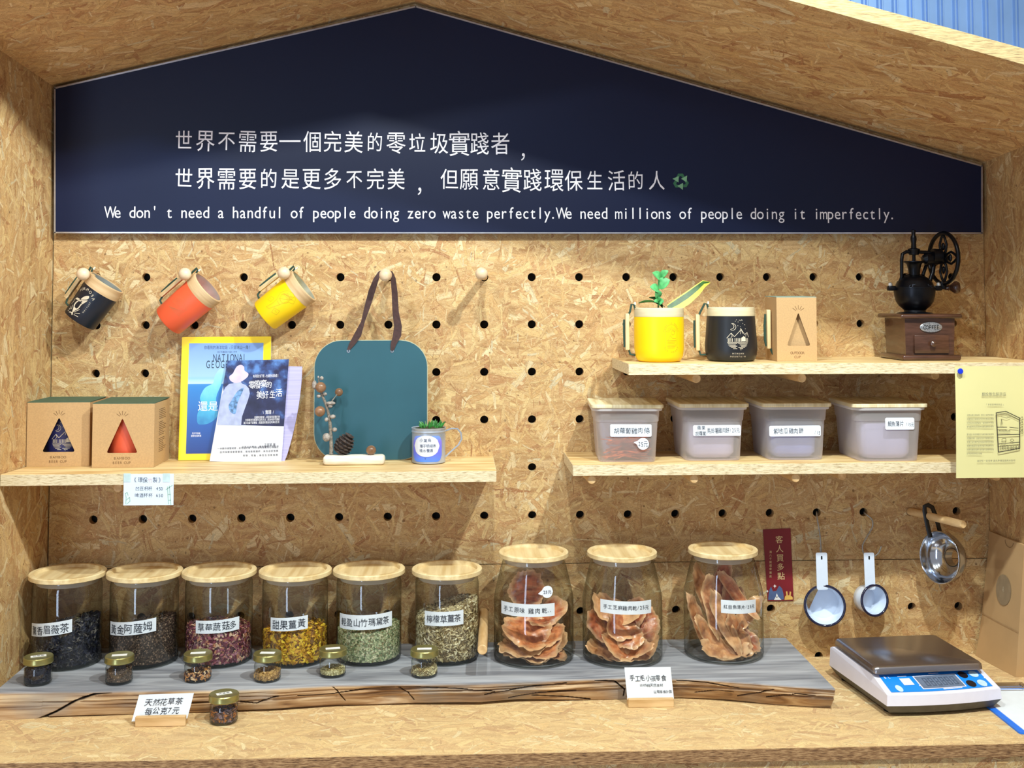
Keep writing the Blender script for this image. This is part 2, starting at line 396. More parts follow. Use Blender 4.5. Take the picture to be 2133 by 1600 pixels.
mb = MB(); mb.prism([(XL, ZO+.1206), (XR, ZO+.1206), (XR, zR), (xA, zA), (XL, zL)], 0, .018); mb.build('gable_panel', M_osb, wb, smooth=None, uv=True)
mb = MB(); mb.box(((XL+XR)/2, .024, (ZW-.03+ZO+.1)/2), (XR-XL, .008, ZO+.1-ZW+.03)); mb.build('hole_dark_sheet', M_black, wb, smooth=None)  # black sheet added behind the peg holes to make their insides dark
# side walls
YS = -.55
FL_, FR_ = at(-208, -38, YS), at(2382, 203, YS)      # front ends of the eaves
a_ = at(1640, 0, YS); zAF = a_.z+(FR_.z-a_.z)/(FR_.x-a_.x)*(xA-a_.x)
for side, x, s_, zt, fp in (('left', XL, -1, zL, FL_), ('right', XR, 1, zR, FR_)):
    w = struct('wall_'+side, 'strand board side wall on the %s of the display' % side)
    mb = MB(); t = .018*s_
    mb.add([(x, .02, 0), (fp.x, YS, 0), (fp.x, YS, fp.z+.002), (x, .02, zt), (x+t, .02, 0), (fp.x+t, YS, 0), (fp.x+t, YS, fp.z+.004), (x+t, .02, zt+.004)],
           [(0, 1, 2, 3), (4, 7, 6, 5), (0, 3, 7, 4), (2, 1, 5, 6), (0, 4, 5, 1), (3, 2, 6, 7)])
    mb.build('side_panel', M_osb_side, w, smooth=None, uv=True)
# roof
cl = struct('ceiling', 'shallow gabled strand board roof over the display')
RT = .027
def roof(xe, ze, fp):
    s_ = .05 if fp.x > xA else -.05
    def ext(x, z, x2, z2): return (x+s_, z+(z-z2)/(x-x2)*s_)
    eb = ext(xe, ze, xA, zA); ef = ext(fp.x, fp.z, xA, zAF)
    V = [(eb[0], .0, eb[1]), (xA, .0, zA), (xA, YS, zAF), (ef[0], YS, ef[1])]
    V += [(a, b_, c+RT) for a, b_, c in V]
    MB().add(V, [(0, 3, 2, 1), (4, 5, 6, 7), (0, 1, 5, 4), (1, 2, 6, 5), (2, 3, 7, 6), (3, 0, 4, 7)]).build('roof_panel', M_osb_roof, cl, smooth=None, uv=True)
    y1, y2 = YS-.0014, YS-.0002
    MB().add([(ef[0], y1, ef[1]), (xA, y1, zAF), (xA, y1, zAF+RT), (ef[0], y1, ef[1]+RT), (ef[0], y2, ef[1]), (xA, y2, zAF), (xA, y2, zAF+RT), (ef[0], y2, ef[1]+RT)],
             [(0, 1, 2, 3), (7, 6, 5, 4), (0, 4, 5, 1), (3, 2, 6, 7), (0, 3, 7, 4), (1, 5, 6, 2)]).build('roof_edge', M_edge_roof, cl, smooth=None)
roof(XL, zL, FL_); roof(XR, zR, FR_)
# blue corrugated wall behind
M_blue = mat('blue_sheet_metal', '8FB4E6', .35, .55, var=.05, scale=8)
rw = struct('wall_rear', 'blue corrugated sheet metal wall behind the display')
mb = MB(); x = -2.5; pts = []
while x < 4.5:
    for dx, dy in ((0, 0), (.019, 0), (.0225, -.007), (.0265, -.007), (.0285, -.003), (.031, -.007), (.034, -.007)): pts.append((x+dx, .30+dy))
    x += .0375
V = [(a, b_, 0) for a, b_ in pts]+[(a, b_, 3.3) for a, b_ in pts]; n = len(pts)
mb.add(V, [(i, i+1, n+i+1, n+i) for i in range(n-1)]); mb.build('corrugated_sheet', M_blue, rw, smooth=None)
fl = MB().box((1, -2.5, -.01), (8, 7, .02)).build('floor', mat('shop_floor_concrete', 'C6C0B6', .5, scale=5), smooth=None); fl['kind'] = 'structure'
# counter
ct = thing('counter', 'wide strand board counter with a cut edge coloured dark for shade, below all the jars', 'counter', ((XL+XR)/2, -.3, 0))
ct_loc = Vector(ct.location)
def off(mb, o): mb.M = Matrix.Translation(-o); return mb
TT = .021
def wx(side, y, m=.0008):
    x0, f = (XL, FL_) if side < 0 else (XR, FR_)
    return x0+(f.x-x0)*(-y/.55)-side*m
def slab4(y0, y1, z0, z1):
    P = [(wx(-1, y0), y0), (wx(1, y0), y0), (wx(1, y1), y1), (wx(-1, y1), y1)]
    return [(a, b_, z0) for a, b_ in P]+[(a, b_, z1) for a, b_ in P], [(3, 2, 1, 0), (4, 5, 6, 7), (0, 1, 5, 4), (1, 2, 6, 5), (2, 3, 7, 6), (3, 0, 4, 7)]
mb = off(MB(), ct_loc); mb.add(*slab4(-.0006, YF, ZW-TT, ZW)); mb.build('worktop', M_osb_top, ct, smooth=None, uv=True)
mb = off(MB(), ct_loc); mb.add(*slab4(YF-.0002, YF-.0016, ZW-TT+.0004, ZW-.0008)); mb.build('worktop_edge', M_edge_shade, ct, smooth=None)
mb = off(MB(), ct_loc); mb.add(*slab4(YF+.021, YF+.003, 0.001, ZW-TT-.0004)); mb.build('front_panel', M_osb, ct, smooth=None, uv=True)
# ---------------------------------------------------------------- shelves
SH = {}
def shelf(key, label, xa, xb, depth, pt, thick):
    """pt: pixel of a front top edge point"""
    z = at(pt[0], pt[1], -depth).z
    t = thing('shelf', label, 'shelf', ((xa+xb)/2, -depth/2, z-thick), group='strand board shelves on dowels'); o = Vector(t.location)
    def ends(y): return (wx(-1, y) if key == 'left' else xa, xb if key == 'left' else wx(1, y))
    def plank(y0, y1, z0, z1, ix=0):
        (a0, b0), (a1, b1) = ends(y0), ends(y1); P = [(a0+ix, y0), (b0-ix, y0), (b1-ix, y1), (a1+ix, y1)]
        return [(p, q_, z0) for p, q_ in P]+[(p, q_, z1) for p, q_ in P], [(3, 2, 1, 0), (4, 5, 6, 7), (0, 1, 5, 4), (1, 2, 6, 5), (2, 3, 7, 6), (3, 0, 4, 7)]
    mb = off(MB(), o); mb.add(*plank(-.0004, -depth, z-thick, z)); mb.build('board', M_shelf, t, smooth=None)
    mb = off(MB(), o); mb.add(*plank(-depth+.0002, -depth-.0012, z-thick+.0004, z-.0007)); mb.build('cut_edge', M_edge, t, smooth=None)
    e = xb if key == 'left' else xa; sg_ = 1 if key == 'left' else -1
    off(MB(), o).box((e+sg_*.0004, -depth/2, z-thick/2), (.0012, depth-.002, thick-.0012)).build('cut_edge', M_edge, t, smooth=None)
    SH[key] = (z, depth, xa, xb); return t
shelf('left', 'left strand board shelf carrying two kraft boxes, magazines and a green board', XL+.0015, at(1033, 990, -.201).x, .201, (560, 984), .0215)
shelf('up', 'upper right strand board shelf carrying mugs and the coffee grinder', at(1310, 770, -.233).x, XR-.0015, .233, (1600, 756.5), .0215)
shelf('low', 'lower right strand board shelf carrying four plastic tubs', at(1194, 980, -.187).x, XR-.0015, .187, (1600, 965), .0215)
M_dowel = mat('pale_dowel_wood', 'DDBD8C', .5, var=.08, scale=1, stretch=(80, 12, 80), hex2='C79F69')
M_bead = mat('pale_bead_wood', 'E3CDB0', .45, var=.06, scale=40, hex2='CDAE88')
def dowel(col, row, length, label, dx=0, dz=0, r=.0085, group=None):
    p0 = Vector((.1*col, .006, ZO-.0992*row)); p1 = p0+Vector((dx, -length, dz))
    d = MB().lathe([(r*.985, 0), (r, .001), (r, (p1-p0).length-.0012), (r-.0012, (p1-p0).length)], 20, (p1-p0).to_track_quat('Z', 'Y').to_matrix().to_4x4())
    o = d.build('dowel', M_dowel); o.location = p0
    return tag(o, label, 'dowel', group)
zl = SH['low'][0]-.0215-.0089
names = {10: 'leftmost', 12: 'second from left', 14: 'third from left', 15: 'fourth from left', 18: 'rightmost'}
for c in (10, 12, 14, 15, 18):
    dowel(c, 4, .185 if c != 15 else .16, 'wooden dowel under the lower right shelf, %s one' % names[c], dx=.004, dz=zl-(ZO-.0992*4)-.0002, group='dowels holding up the shelves')
zu = SH['up'][0]-.0215-.0089
dowel(12, 2, .215, 'wooden dowel under the upper right shelf, below the gap between the two mugs', dx=.004, dz=zu-(ZO-.0992*2), group='dowels holding up the shelves')
dowel(14, 2, .215, 'wooden dowel under the upper right shelf, below the kraft cup box', dx=.010, dz=zu-(ZO-.0992*2), group='dowels holding up the shelves')
dowel(17, 2, .15, 'wooden dowel under the upper right shelf, below the coffee grinder', dz=zu-(ZO-.0992*2), group='dowels holding up the shelves')
z3 = SH['left'][0]-.0215-.0089
dowel(1, 4, .185, 'wooden dowel under the left shelf, beside the white price card', dz=z3-(ZO-.0992*4), group='dowels holding up the shelves')
for c, nm in ((4, 'below the magazines'), (7, 'near its right end')):
    dowel(c, 4, .10, 'short wooden dowel under the left shelf, %s' % nm, dz=z3-(ZO-.0992*4), group='dowels holding up the shelves')
dowel(8, 7, .25, 'bare wooden dowel sticking out between the tea jars and the meat jars', dx=-.009, dz=-.003, r=.0092)
def knob(col, px, py, length, label):
    p0 = Vector((.1*col, .004, ZO)); c = at(px, py, -length)
    t = thing('knob_peg', label, 'peg', tuple(p0), group='round headed pegs in the top row'); t_ = p0
    d = c-p0
    off(MB(), p0).cyl(p0, p0+d*.95, .0070, .0070, 16).build('shaft', M_dowel, t)
    off(MB(), p0).sph(tuple(c), .0128, 24).build('bead', M_bead, t)
    return c
K0 = knob(0, 173, 571, .085, 'round headed wooden peg holding the navy cup')
K2 = knob(2, 385, 571, .085, 'round headed wooden peg holding the orange cup')
K4 = knob(4, 591, 569, .085, 'round headed wooden peg holding the hanging yellow cup')
K6 = knob(6, 803, 573, .112, 'round headed wooden peg holding the strap of the green board')
K8 = knob(8, 1003, 570, .10, 'empty round headed wooden peg right of the green board')
# ---------------------------------------------------------------- sign
M_navy = mat('navy_sign_face', '0B1738', .42, var=.04, scale=3, spec=.3)
M_alu = mat('aluminium_trim', 'C9CBD6', .3, .9)
M_white = mat('white_print', 'F4F4FF', .6, var=.01)
sg = thing('shop_sign', 'large navy house shaped sign with white Chinese and English lettering', 'sign', (xA, -.009, at(865, 486, -.018).z)); so = Vector(sg.location)
YSG = -.018
poly = [at(114.5, 484.5, YSG), at(2045, 485.5, YSG), at(2045, 346, YSG), at(866, 14, YSG), at(114.5, 184, YSG)]
poly = [(p.x, p.z) for p in poly]
off(MB(), so).prism(poly, YSG, -.0005).build('face_panel', M_navy, sg, smooth=None)
off(MB(), so).line(poly, .0032, YSG-.0001, .0012, closed=True).build('edge_trim', M_alu, sg, smooth=None)
yt = YSG-.0006
def letter(fn):
    mb = off(MB(), so); fn(mb); mb.build('letter', M_white, sg, smooth=None)
def sput(ch, px, py, size, sx=1.0):
    p = at(px, py, YSG); letter(lambda mb: put(mb, ch, p.x, p.z, size/ppm(YSG), yt, sx*random.uniform(.96, 1.03), random.uniform(-.03, .03)))
l1 = [('世', 383, 292, 40), ('界', 428, 293, 44), ('不', 472, 293, 40), ('需', 516, 294, 46), ('要', 560, 294, 44), ('個', 650, 295, 44), ('完', 693, 295, 43), ('美', 737, 296, 45), ('的', 781, 296, 39),
      ('零', 825, 297, 46), ('垃', 869, 298, 40), ('圾', 915, 298, 44), ('實', 957, 299, 52), ('踐', 999, 299, 46), ('者', 1042, 299, 46), ('，', 1082, 316, 42)]
l2 = [('世', 383, 371, 40), ('界', 428, 371, 44), ('需', 472, 372, 46), ('要', 516, 372, 44), ('的', 560, 372, 40), ('是', 605, 372, 42), ('更', 649, 372, 44), ('多', 693, 373, 44), ('不', 738, 373, 38), ('完', 782, 373, 43),
      ('美', 825, 373, 44), ('，', 866, 388, 42), ('但', 936, 373, 42), ('願', 977, 373, 45), ('意', 1023, 374, 45), ('實', 1066, 375, 52), ('踐', 1109, 375, 46), ('環', 1154, 375, 48), ('保', 1195, 376, 43), ('生', 1239, 376, 40),
      ('活', 1284, 376, 43), ('的', 1324, 376, 38), ('人', 1368, 376, 40)]
for c in l1+l2: sput(c[0], c[1], c[2], c[3]*1.09, .84)
a, b_ = at(583, 294, YSG), at(625, 294, YSG); letter(lambda mb: mb.line([(a.x, a.z), (b_.x, b_.z)], .0036, YSG-.0003, .0003))
en = "We don' t need a handful of people doing zero waste perfectly.We need millions of people doing it imperfectly."
xa, xb = at(222, 443, YSG).x, at(1868, 443, YSG).x; pit = (xb-xa)/len(en)
for i, c in enumerate(en):
    if c != ' ':
        zz = at(222+i*15, 441.5, YSG).z
        letter(lambda mb: put(mb, c, xa+pit*(i+.5)-(.003 if c in '.' else 0), at(1000, 443, YSG).z, .0345, yt, .68 if c in 'Wmw' else .86))
rc = at(1418, 376, YSG)
for hx, k0, nm in (('2F6B4C', 0, 'recycling_arrows'), ('7FB38C', 1, 'arrow_heads')):
    mb = off(MB(), so)
    for k in range(3):
        a = PI/2+k*2*PI/3; R_ = Matrix.Translation((rc.x, 0, rc.z-.002)) @ Matrix.Rotation(-(a-PI/2), 4, 'Y')
        if k0 == 0: mb.prism([(-.0125, .0035), (-.0055, .0165), (.0045, .0165), (.0085, .0095), (.0035, .0068), (.001, .011), (-.002, .011), (-.007, .0020)], YSG-.0004, YSG-.0009, R_)
        else: mb.prism([(.0005, .0055), (.0135, .0125), (.0120, -.0015)], YSG-.0010, YSG-.0013, R_)
    mb.build(nm, mat('green_print_%d' % k0, hx, .5), sg, smooth=None)
from mathutils.geometry import tessellate_polygon
def patch(mb, place, pts):
    tr = tessellate_polygon([[Vector((a, b, 0)) for a, b in pts]]); mb.add([place(a, b) for a, b in pts], [tuple(f) for f in tr])
# ================================================================ cups
M_steel_in = mat('brushed_steel_lining', 'B9C0BE', .35, .6, var=.05)
M_rimwood = mat('light_wood_rim', 'D6B98F', .5, var=.06, scale=1, stretch=(15, 15, 150), hex2='C7A478')
M_rimpale = mat('pale_wood_rim', 'DDD0AE', .5, var=.05, scale=1, stretch=(15, 15, 150), hex2='CFC09A')
M_handle = mat('handle_wood', 'E2CB9E', .5, var=.06, scale=1, stretch=(150, 150, 12), hex2='CDAE7C')
M_cord = mat('dark_green_cord', '2E4A3E', .8, var=.15, scale=900, bump=.4)
M_toggle = mat('cord_end_white', 'E8E4D4', .6)
M_y = mat('yellow_cup_coat', 'FFD500', .42, var=.015, scale=9)
M_o = mat('orange_cup_coat', 'F0603A', .45, var=.02, scale=9)
M_n = mat('navy_cup_coat', '0E1626', .4, var=.1, scale=9)
M_bk = mat('black_cup_coat', '1A1C22', .38, var=.1, scale=9)
M_tan = mat('tan_engraving', 'C69B6D', .6)
M_silver = mat('pale_engraving', 'D9CBB4', .5)
M_yl = mat('yellow_engraving', 'C9A51E', .6)
M_ol = mat('orange_engraving', 'C97A4E', .6)
def cup(name, label, cat, prof, rimz, mcoat, mrim, group, handle=True, hz=(.03, .085), hx=None, loc=(0, 0, 0), printer=None, mprint=None, cordtop=True, matrix=None):
    """prof: [(r,z)...] outside from base to lip. rimz: where the wooden band starts"""
    t = thing(name, label, cat, group=group)
    if matrix is not None: t.matrix_world = matrix
    else: t.location = loc
    H = prof[-1][1]
    def rad(z):
        for (r0, z0), (r1, z1) in zip(prof[:-1], prof[1:]):
            if z0 <= z <= z1: return r0+(r1-r0)*(z-z0)/max(1e-9, z1-z0)
        return prof[-1][0]
    lo = [p for p in prof if p[1] < rimz-1e-6]+[(rad(rimz), rimz)]
    MB().lathe([(max(lo[0][0]-.004, .001), 0.0)]+[(r, z+.0001) for r, z in lo], 40).build('body', mcoat, t, smooth=.7)
    ri = rad(H)-.0035
    MB().lathe([(rad(rimz)-.004, rimz+.0002), (rad(rimz)+.0003, rimz+.0002), (rad(H)+.0003, H-.001), (rad(H)-.0007, H), (ri, H), (ri-.0003, H-.006)], 40, cap=False).build('rim_band', mrim, t, smooth=.7)
    MB().lathe([(ri-.0004, H-.0015), (ri-.001, .01), (.001, .0095)], 32, cap=False).build('lining', M_steel_in, t, smooth=.7)
    if handle:
        R0 = hx or (max(p[0] for p in prof)+.014)
        MB().box((-R0, 0, (hz[0]+hz[1])/2), (.008, .014, hz[1]-hz[0]), .002, 2).build('handle', M_handle, t)
        rt = rad(H)
        MB().tube([(-rt+.002, 0, H-.006), (-rt-.001, 0, H+.006), (-rt-.006, 0, H+.007), (-R0+.006, 0, hz[1]+.004), (-R0+.001, 0, hz[1]-.008)], .0021, 8).build('cord', M_cord, t)
        MB().tube([(-R0-.0058, 0, hz[1]-.012), (-R0-.0063, 0, (hz[0]+hz[1])/2), (-R0-.0052, 0, hz[0]+.006)], .0021, 8).build('cord', M_cord, t)
        MB().tube([(-R0+.002, 0, hz[0]+.004), (-R0+.006, 0, hz[0]-.008), (-rad(.012)-.0005, 0, .012)], .0021, 8).build('cord', M_cord, t)
        MB().cyl((-rt+.001, 0, H+.006), (-rt+.001, 0, H+.0115), .0022, .0016, 10).build('cord_end', M_toggle, t)
    if printer:
        mb = MB()
        def place(u, v):
            r = rad(v)+.00035; a = -PI/2+u/r; return (r*math.cos(a), r*math.sin(a), v)
        printer(mb, place); mb.build('print', mprint, t, smooth=None, kind='stuff')
    return t
def stroke(mb, place, pts, w=.0007):
    P = []
    for a, b in zip(pts[:-1], pts[1:]):
        n = max(1, int(math.hypot(b[0]-a[0], b[1]-a[1])/.005))
        P += [(a[0]+(b[0]-a[0])*k/n, a[1]+(b[1]-a[1])*k/n) for k in range(n)]
    P.append(pts[-1])
    for a, b in zip(P[:-1], P[1:]):
        dx, dy = b[0]-a[0], b[1]-a[1]; l = math.hypot(dx, dy)
        if l < 1e-7: continue
        nx, ny = -dy/l*w/2, dx/l*w/2
        mb.add([place(a[0]+nx, a[1]+ny), place(a[0]-nx, a[1]-ny), place(b[0]-nx, b[1]-ny), place(b[0]+nx, b[1]+ny)], [(0, 1, 2, 3)])
def blob(mb, place, pts): patch(mb, place, pts)
def circ(cx, cy, r, a0=0, a1=2*PI, n=14, ry=None): return [(cx+r*math.cos(a0+(a1-a0)*k/n), cy+(ry or r)*math.sin(a0+(a1-a0)*k/n)) for k in range(n+1)]
def arc_text(mb, place, s, cx, cy, rx, ry, a0, a1, size, flip=False):
    for k, c in enumerate(s):
        a = a0+(a1-a0)*(k+.5)/len(s)
        if c != ' ': put(mb, c, cx+rx*math.cos(a), cy+ry*math.sin(a), size, rot=(a-PI/2) if not flip else (a+PI/2), place=place)
def smooth_poly(pts, k=4):
    n = len(pts); out = []
    for i in range(n):
        p0, p1, p2, p3 = (pts[(i+j) % n] for j in (-1, 0, 1, 2))
        for q in range(k):
            t = q/k; out.append(tuple(.5*((2*p1[c])+(p2[c]-p0[c])*t+(2*p0[c]-5*p1[c]+4*p2[c]-p3[c])*t*t+(3*p1[c]-p0[c]-3*p2[c]+p3[c])*t**3) for c in (0, 1)))
    return out
def pr_whale(mb, P):
    def cvt(X, Y):
        dx, dy = (120+X/10-166)/1030, (540+Y/10-668)/1030
        return dx*.82+dy*.57, (dx*.57-dy*.82)
    def bl(pts): blob(mb, P, smooth_poly([cvt(*p) for p in pts], 3))
    def st(a, b_, w=.0010): stroke(mb, P, [cvt(*a), cvt(*b_)], w)
    bl([(405, 1110), (425, 1000), (430, 930), (480, 875), (560, 850), (680, 862), (735, 868), (690, 905), (610, 955), (550, 1030), (470, 1070), (430, 1105)])
    bl([(585, 838), (640, 792), (700, 772), (765, 778), (752, 828), (700, 848)])
    bl([(440, 800), (480, 790), (560, 832), (520, 846), (455, 822)])
    bl([(315, 1092), (360, 1082), (405, 1100), (430, 1110), (420, 1155), (398, 1150), (385, 1112)])
    for a, b_ in (((395, 940), (378, 1030)), ((345, 960), (352, 1030)), ((305, 1000), (322, 1035)), ((280, 1040), (298, 1062)), ((460, 1095), (570, 1050)), ((460, 1120), (580, 1135)), ((450, 1150), (540, 1200)), ((345, 905), (360, 880)), ((375, 880), (430, 800))): st(a, b_)
    for c, X, Y, an in (('F', 528, 628, 25), ('O', 585, 612, 12), ('R', 645, 612, 0), ('M', 722, 640, -20), ('O', 788, 698, -38), ('S', 832, 768, -58), ('A', 852, 842, -72)):
        u, v = cvt(X, Y); put(mb, c, u, v, .0080, rot=math.radians(an+35), place=P)
    for c, X, Y in zip('WELFARE', (645, 672, 698, 722, 745, 765, 780), (1105, 1072, 1040, 1010, 980, 948, 915)):
        u, v = cvt(X, Y); put(mb, c, u, v, .0036, rot=math.radians(-55+90+35), place=P)
def pr_leaf(mb, P):
    for k in range(9): stroke(mb, P, circ(-.004, .046, .004+.0017*k, .3, PI*1.1, 10), .0004)
    for k in range(6): stroke(mb, P, [(-.02+.002*k, .03+.001*k), (.012, .034+.003*k)], .0004)
def pr_fan(mb, P):
    w = .0005
    stroke(mb, P, [(-.016, .060), (-.010, .074), (.002, .080), (.015, .076), (.020, .066), (.008, .060), (.002, .040), (-.004, .022), (-.010, .020), (-.008, .034), (-.009, .046), (-.016, .060)], w)
    stroke(mb, P, circ(.0, .060, .010, 0, 2*PI, 12), w); stroke(mb, P, [(-.008, .050), (.012, .070)], w); stroke(mb, P, [(-.012, .060), (.010, .076)], w)
    stroke(mb, P, [(-.012, .064), (.016, .071)], w); stroke(mb, P, [(-.006, .045), (.004, .044)], w)
    stroke(mb, P, [(.002, .032), (.014, .036), (.016, .026), (.005, .022), (.002, .032)], w); stroke(mb, P, [(-.022, .040), (-.014, .043), (-.013, .034), (-.021, .030), (-.022, .040)], w)
    stroke(mb, P, [(.006, .030), (.012, .029)], w); stroke(mb, P, [(-.019, .037), (-.016, .036)], w)
    for k in range(5): stroke(mb, P, [(-.006+.003*k, .062), (-.004+.0035*k, .073)], w)
def pr_beach(mb, P):
    cx, cy, w = .017, .048, .00055
    stroke(mb, P, [(cx-.013, cy-.02)]+[(cx-.013, cy+.012)]+circ(cx, cy+.012, .013, PI, 0, 12)+[(cx+.013, cy-.02)], w)
    for k in range(9):
        a = PI*(.12+.1*k); stroke(mb, P, [(cx+.005*math.cos(a), cy+.009+.005*math.sin(a)), (cx+.012*math.cos(a), cy+.009+.012*math.sin(a))], w)
    stroke(mb, P, circ(cx+.003, cy+.009, .004, n=12), w); stroke(mb, P, [(cx-.008, cy-.006), (cx-.003, cy+.004), (cx+.002, cy-.002), (cx+.010, cy-.002)], w)
    for k in range(6): stroke(mb, P, [(cx-.010+.001*(k % 2), cy-.006-.0028*k), (cx+.011-.002*(k % 3), cy-.006-.0028*k)], w)
    arc_text(mb, P, 'HOME IS WHERE', cx, cy+.008, .0165, .020, PI*.97, PI*.03, .0042)
    arc_text(mb, P, 'OUR HEART', cx, cy-.014, .0165, .014, PI*1.1, PI*1.9, .0042, True)
def pr_mountain(mb, P):
    cx, cy, w = .002, .050, .0007
    stroke(mb, P, circ(cx-.010, cy+.018, .0065, -2.3, 1.9, 12), w); stroke(mb, P, circ(cx-.0125, cy+.019, .0052, -1.6, 1.4, 10), w)
    stroke(mb, P, [(cx-.022, cy-.004), (cx-.013, cy+.006), (cx-.007, cy-.001), (cx+.007, cy+.013), (cx+.014, cy+.003), (cx+.020, cy+.007), (cx+.023, cy-.002)], .0009)
    for q in ((-.013, .006, -.011, .000), (-.011, .000, -.014, -.003), (.007, .013, .005, .004), (.007, .013, .010, .005), (.018, .005, .016, -.001)): stroke(mb, P, [(cx+q[0], cy+q[1]), (cx+q[2], cy+q[3])], w)
    for x in (-.019, -.0165, -.014, -.011, -.006, -.003, .000, .003, .006, .018, .0205): stroke(mb, P, [(cx+x, cy-.004), (cx+x, cy-.011)], .0011)
    blob(mb, P, [(cx+.007, cy-.010), (cx+.016, cy-.010), (cx+.016, cy-.003), (cx+.012, cy+.000), (cx+.007, cy-.003)])
    stroke(mb, P, [(cx-.021, cy-.012), (cx+.021, cy-.012)], w)
    for k, hw in enumerate((.020, .019, .017, .014, .010, .005)):
        stroke(mb, P, [(cx-hw, cy-.0145-.0024*k), (cx-.002-.003*(k % 2), cy-.0145-.0024*k)], .0010); stroke(mb, P, [(cx+.003*(k % 3), cy-.0145-.0024*k), (cx+hw, cy-.0145-.0024*k)], .0010)
    rnd = random.Random(3)
    for k in range(26):
        x = rnd.uniform(-.021, .021); z = rnd.uniform(.012, .033)
        if x*x/.022**2+(z-.008)**2/.026**2 < 1 and not (x < 0 and z < .026) : stroke(mb, P, [(cx+x-.0005, cy+z), (cx+x+.0005, cy+z)], .0011)
    text(mb, 'HEHUAN', cx-.012, cx+.012, .0165, .0042, place=P); text(mb, 'MOUNTAIN', cx-.016, cx+.016, .0105, .0042, place=P)
def hang_matrix(pb, pt, yb, yt):
    b, t = at(pb[0], pb[1], yb), at(pt[0], pt[1], yt); z = (t-b).normalized()
    x = Vector((z.z, 0, -z.x)).normalized(); y = z.cross(x).normalized(); x = y.cross(z).normalized()
    return Matrix(((x.x, y.x, z.x, b.x), (x.y, y.y, z.y, b.y), (x.z, y.z, z.z, b.z), (0, 0, 0, 1))), (t-b).length
GH = 'wooden rimmed cups hanging from pegs'
for nm, lab, pb, pt, mc, pr, mp in (
    ('bamboo_cup', 'navy cup with a tan whale print hanging tilted from the leftmost peg', (166, 668), (223, 588), M_n, pr_whale, M_silver),
    ('bamboo_cup', 'plain orange cup with wooden rim hanging tilted, second from left', (351, 669), (434, 598), M_o, pr_leaf, M_ol),
    ('bamboo_cup', 'yellow cup with an engraved outline hanging tilted above the magazines', (552, 658), (634, 595), M_y, pr_fan, M_yl)):
    m_, h = hang_matrix(pb, pt, -.048, {166: -.047, 351: -.060, 552: -.054}[pb[0]])
    cup(nm, lab, 'cup', [(.0330, 0), (.0345, .002), (.0365, h*.55), (.0375, h-.024), (.0385, h)], h-.022, mc, M_rimwood, GH, hz=(.022, .082), hx=.049, matrix=m_, printer=pr, mprint=mp)
GU = 'wooden rimmed cups on the upper right shelf'
zu = SH['up'][0]
def base_on(px, py, z, r):
    p = atz(px, py, z); d = Vector((p.x-CX, p.y+CD, 0)).normalized()*r; return (p.x+d.x, p.y+d.y, z)
cup('bamboo_mug', 'yellow mug with a cream rim, planted with green leaves', 'mug', [(.039, 0), (.043, .003), (.0465, .010), (.0485, .025), (.0490, .070), (.0480, .105)], .0875, M_y, M_rimpale, GU,
    hz=(.022, .094), hx=.063, loc=base_on(1373, 755, zu+.0004, .043), printer=pr_beach, mprint=M_yl)
cup('bamboo_mug', 'black mug with a night mountain print and pale wooden rim', 'mug', [(.042, 0), (.0465, .003), (.0500, .012), (.0515, .028), (.0490, .060), (.0470, .090), (.0460, .106)], .0885, M_bk, M_rimpale, GU,
    hz=(.020, .092), hx=.067, loc=base_on(1523, 754, zu+.0004, .0465), printer=pr_mountain, mprint=M_silver)
# plants in the yellow mug
ym = Vector(base_on(1373, 755, zu, .043))
M_leafg = mat('fresh_green_leaf', '5DB36E', .4, var=.15, scale=120); M_leafd = mat('dark_green_leaf', '2F5A24', .4, var=.2, scale=90); M_leafy = mat('yellow_leaf_margin', 'D8CE4A', .45, var=.1, scale=90); M_stem = mat('plant_stem', '6A9A52', .6)
M_soil = mat('planting_moss', '4A4A2C', .9, var=.4, scale=300, bump=1)
def leaf(base, tip, width, nrm, curl=.15, n=8):
    """a bent leaf blade between base and tip, two-sided with a little thickness"""
    b, t = Vector(base), Vector(tip); ax = t-b; nn = Vector(nrm).normalized(); sd = ax.cross(nn).normalized(); nn = sd.cross(ax).normalized()
    vs = []; fs = []
    for i in range(n+1):
        s = i/n; w = width*1.15*max(0, math.sin(PI*min(1, s*.98+.01)))**.6*.5; c = b+ax*s+nn*(math.sin(PI*s)*curl*ax.length)
        vs += [tuple(c-sd*w+nn*w*.25), tuple(c), tuple(c+sd*w+nn*w*.25)]
    for i in range(n):
        for k in (0, 1): a = i*3+k; fs.append((a, a+1, a+4, a+3))
    m = len(vs); vs2 = [tuple(Vector(v)+nn*.0006) for v in vs]; fs2 = [tuple(reversed([i+m for i in f])) for f in fs]
    return vs+vs2, fs+fs2
seed = thing('seedling', 'small bright green seedling with round leaves in the yellow mug', 'plant', (ym.x, ym.y, zu+.0100)); so2 = Vector(seed.location)
yy = ym.y
def sp(px, py, y=None): return at(px, py, yy if y is None else y)
off(MB(), so2).tube([sp(1372, 662), sp(1371, 635), sp(1370, 612), sp(1375, 590), sp(1378, 572)], [.0016, .0015, .0013, .001, .0008], 7).build('stem', M_stem, seed)
for a, b_, w in (((1371, 607), (1354, 598), .017), ((1372, 600), (1395, 583), .021), ((1375, 583), (1359, 568), .016), ((1377, 578), (1392, 564), .013), ((1370, 622), (1366, 604), .015), ((1371, 634), (1383, 628), .016), ((1372, 634), (1362, 628), .014), ((1372, 628), (1376, 620), .010)):
    mb = off(MB(), so2); A, B_ = sp(*a), sp(*b_, yy-.012); mb.add(*leaf(A, B_, w, (0, -.8, .5))); mb.build('leaf', M_leafg, seed, smooth=1)
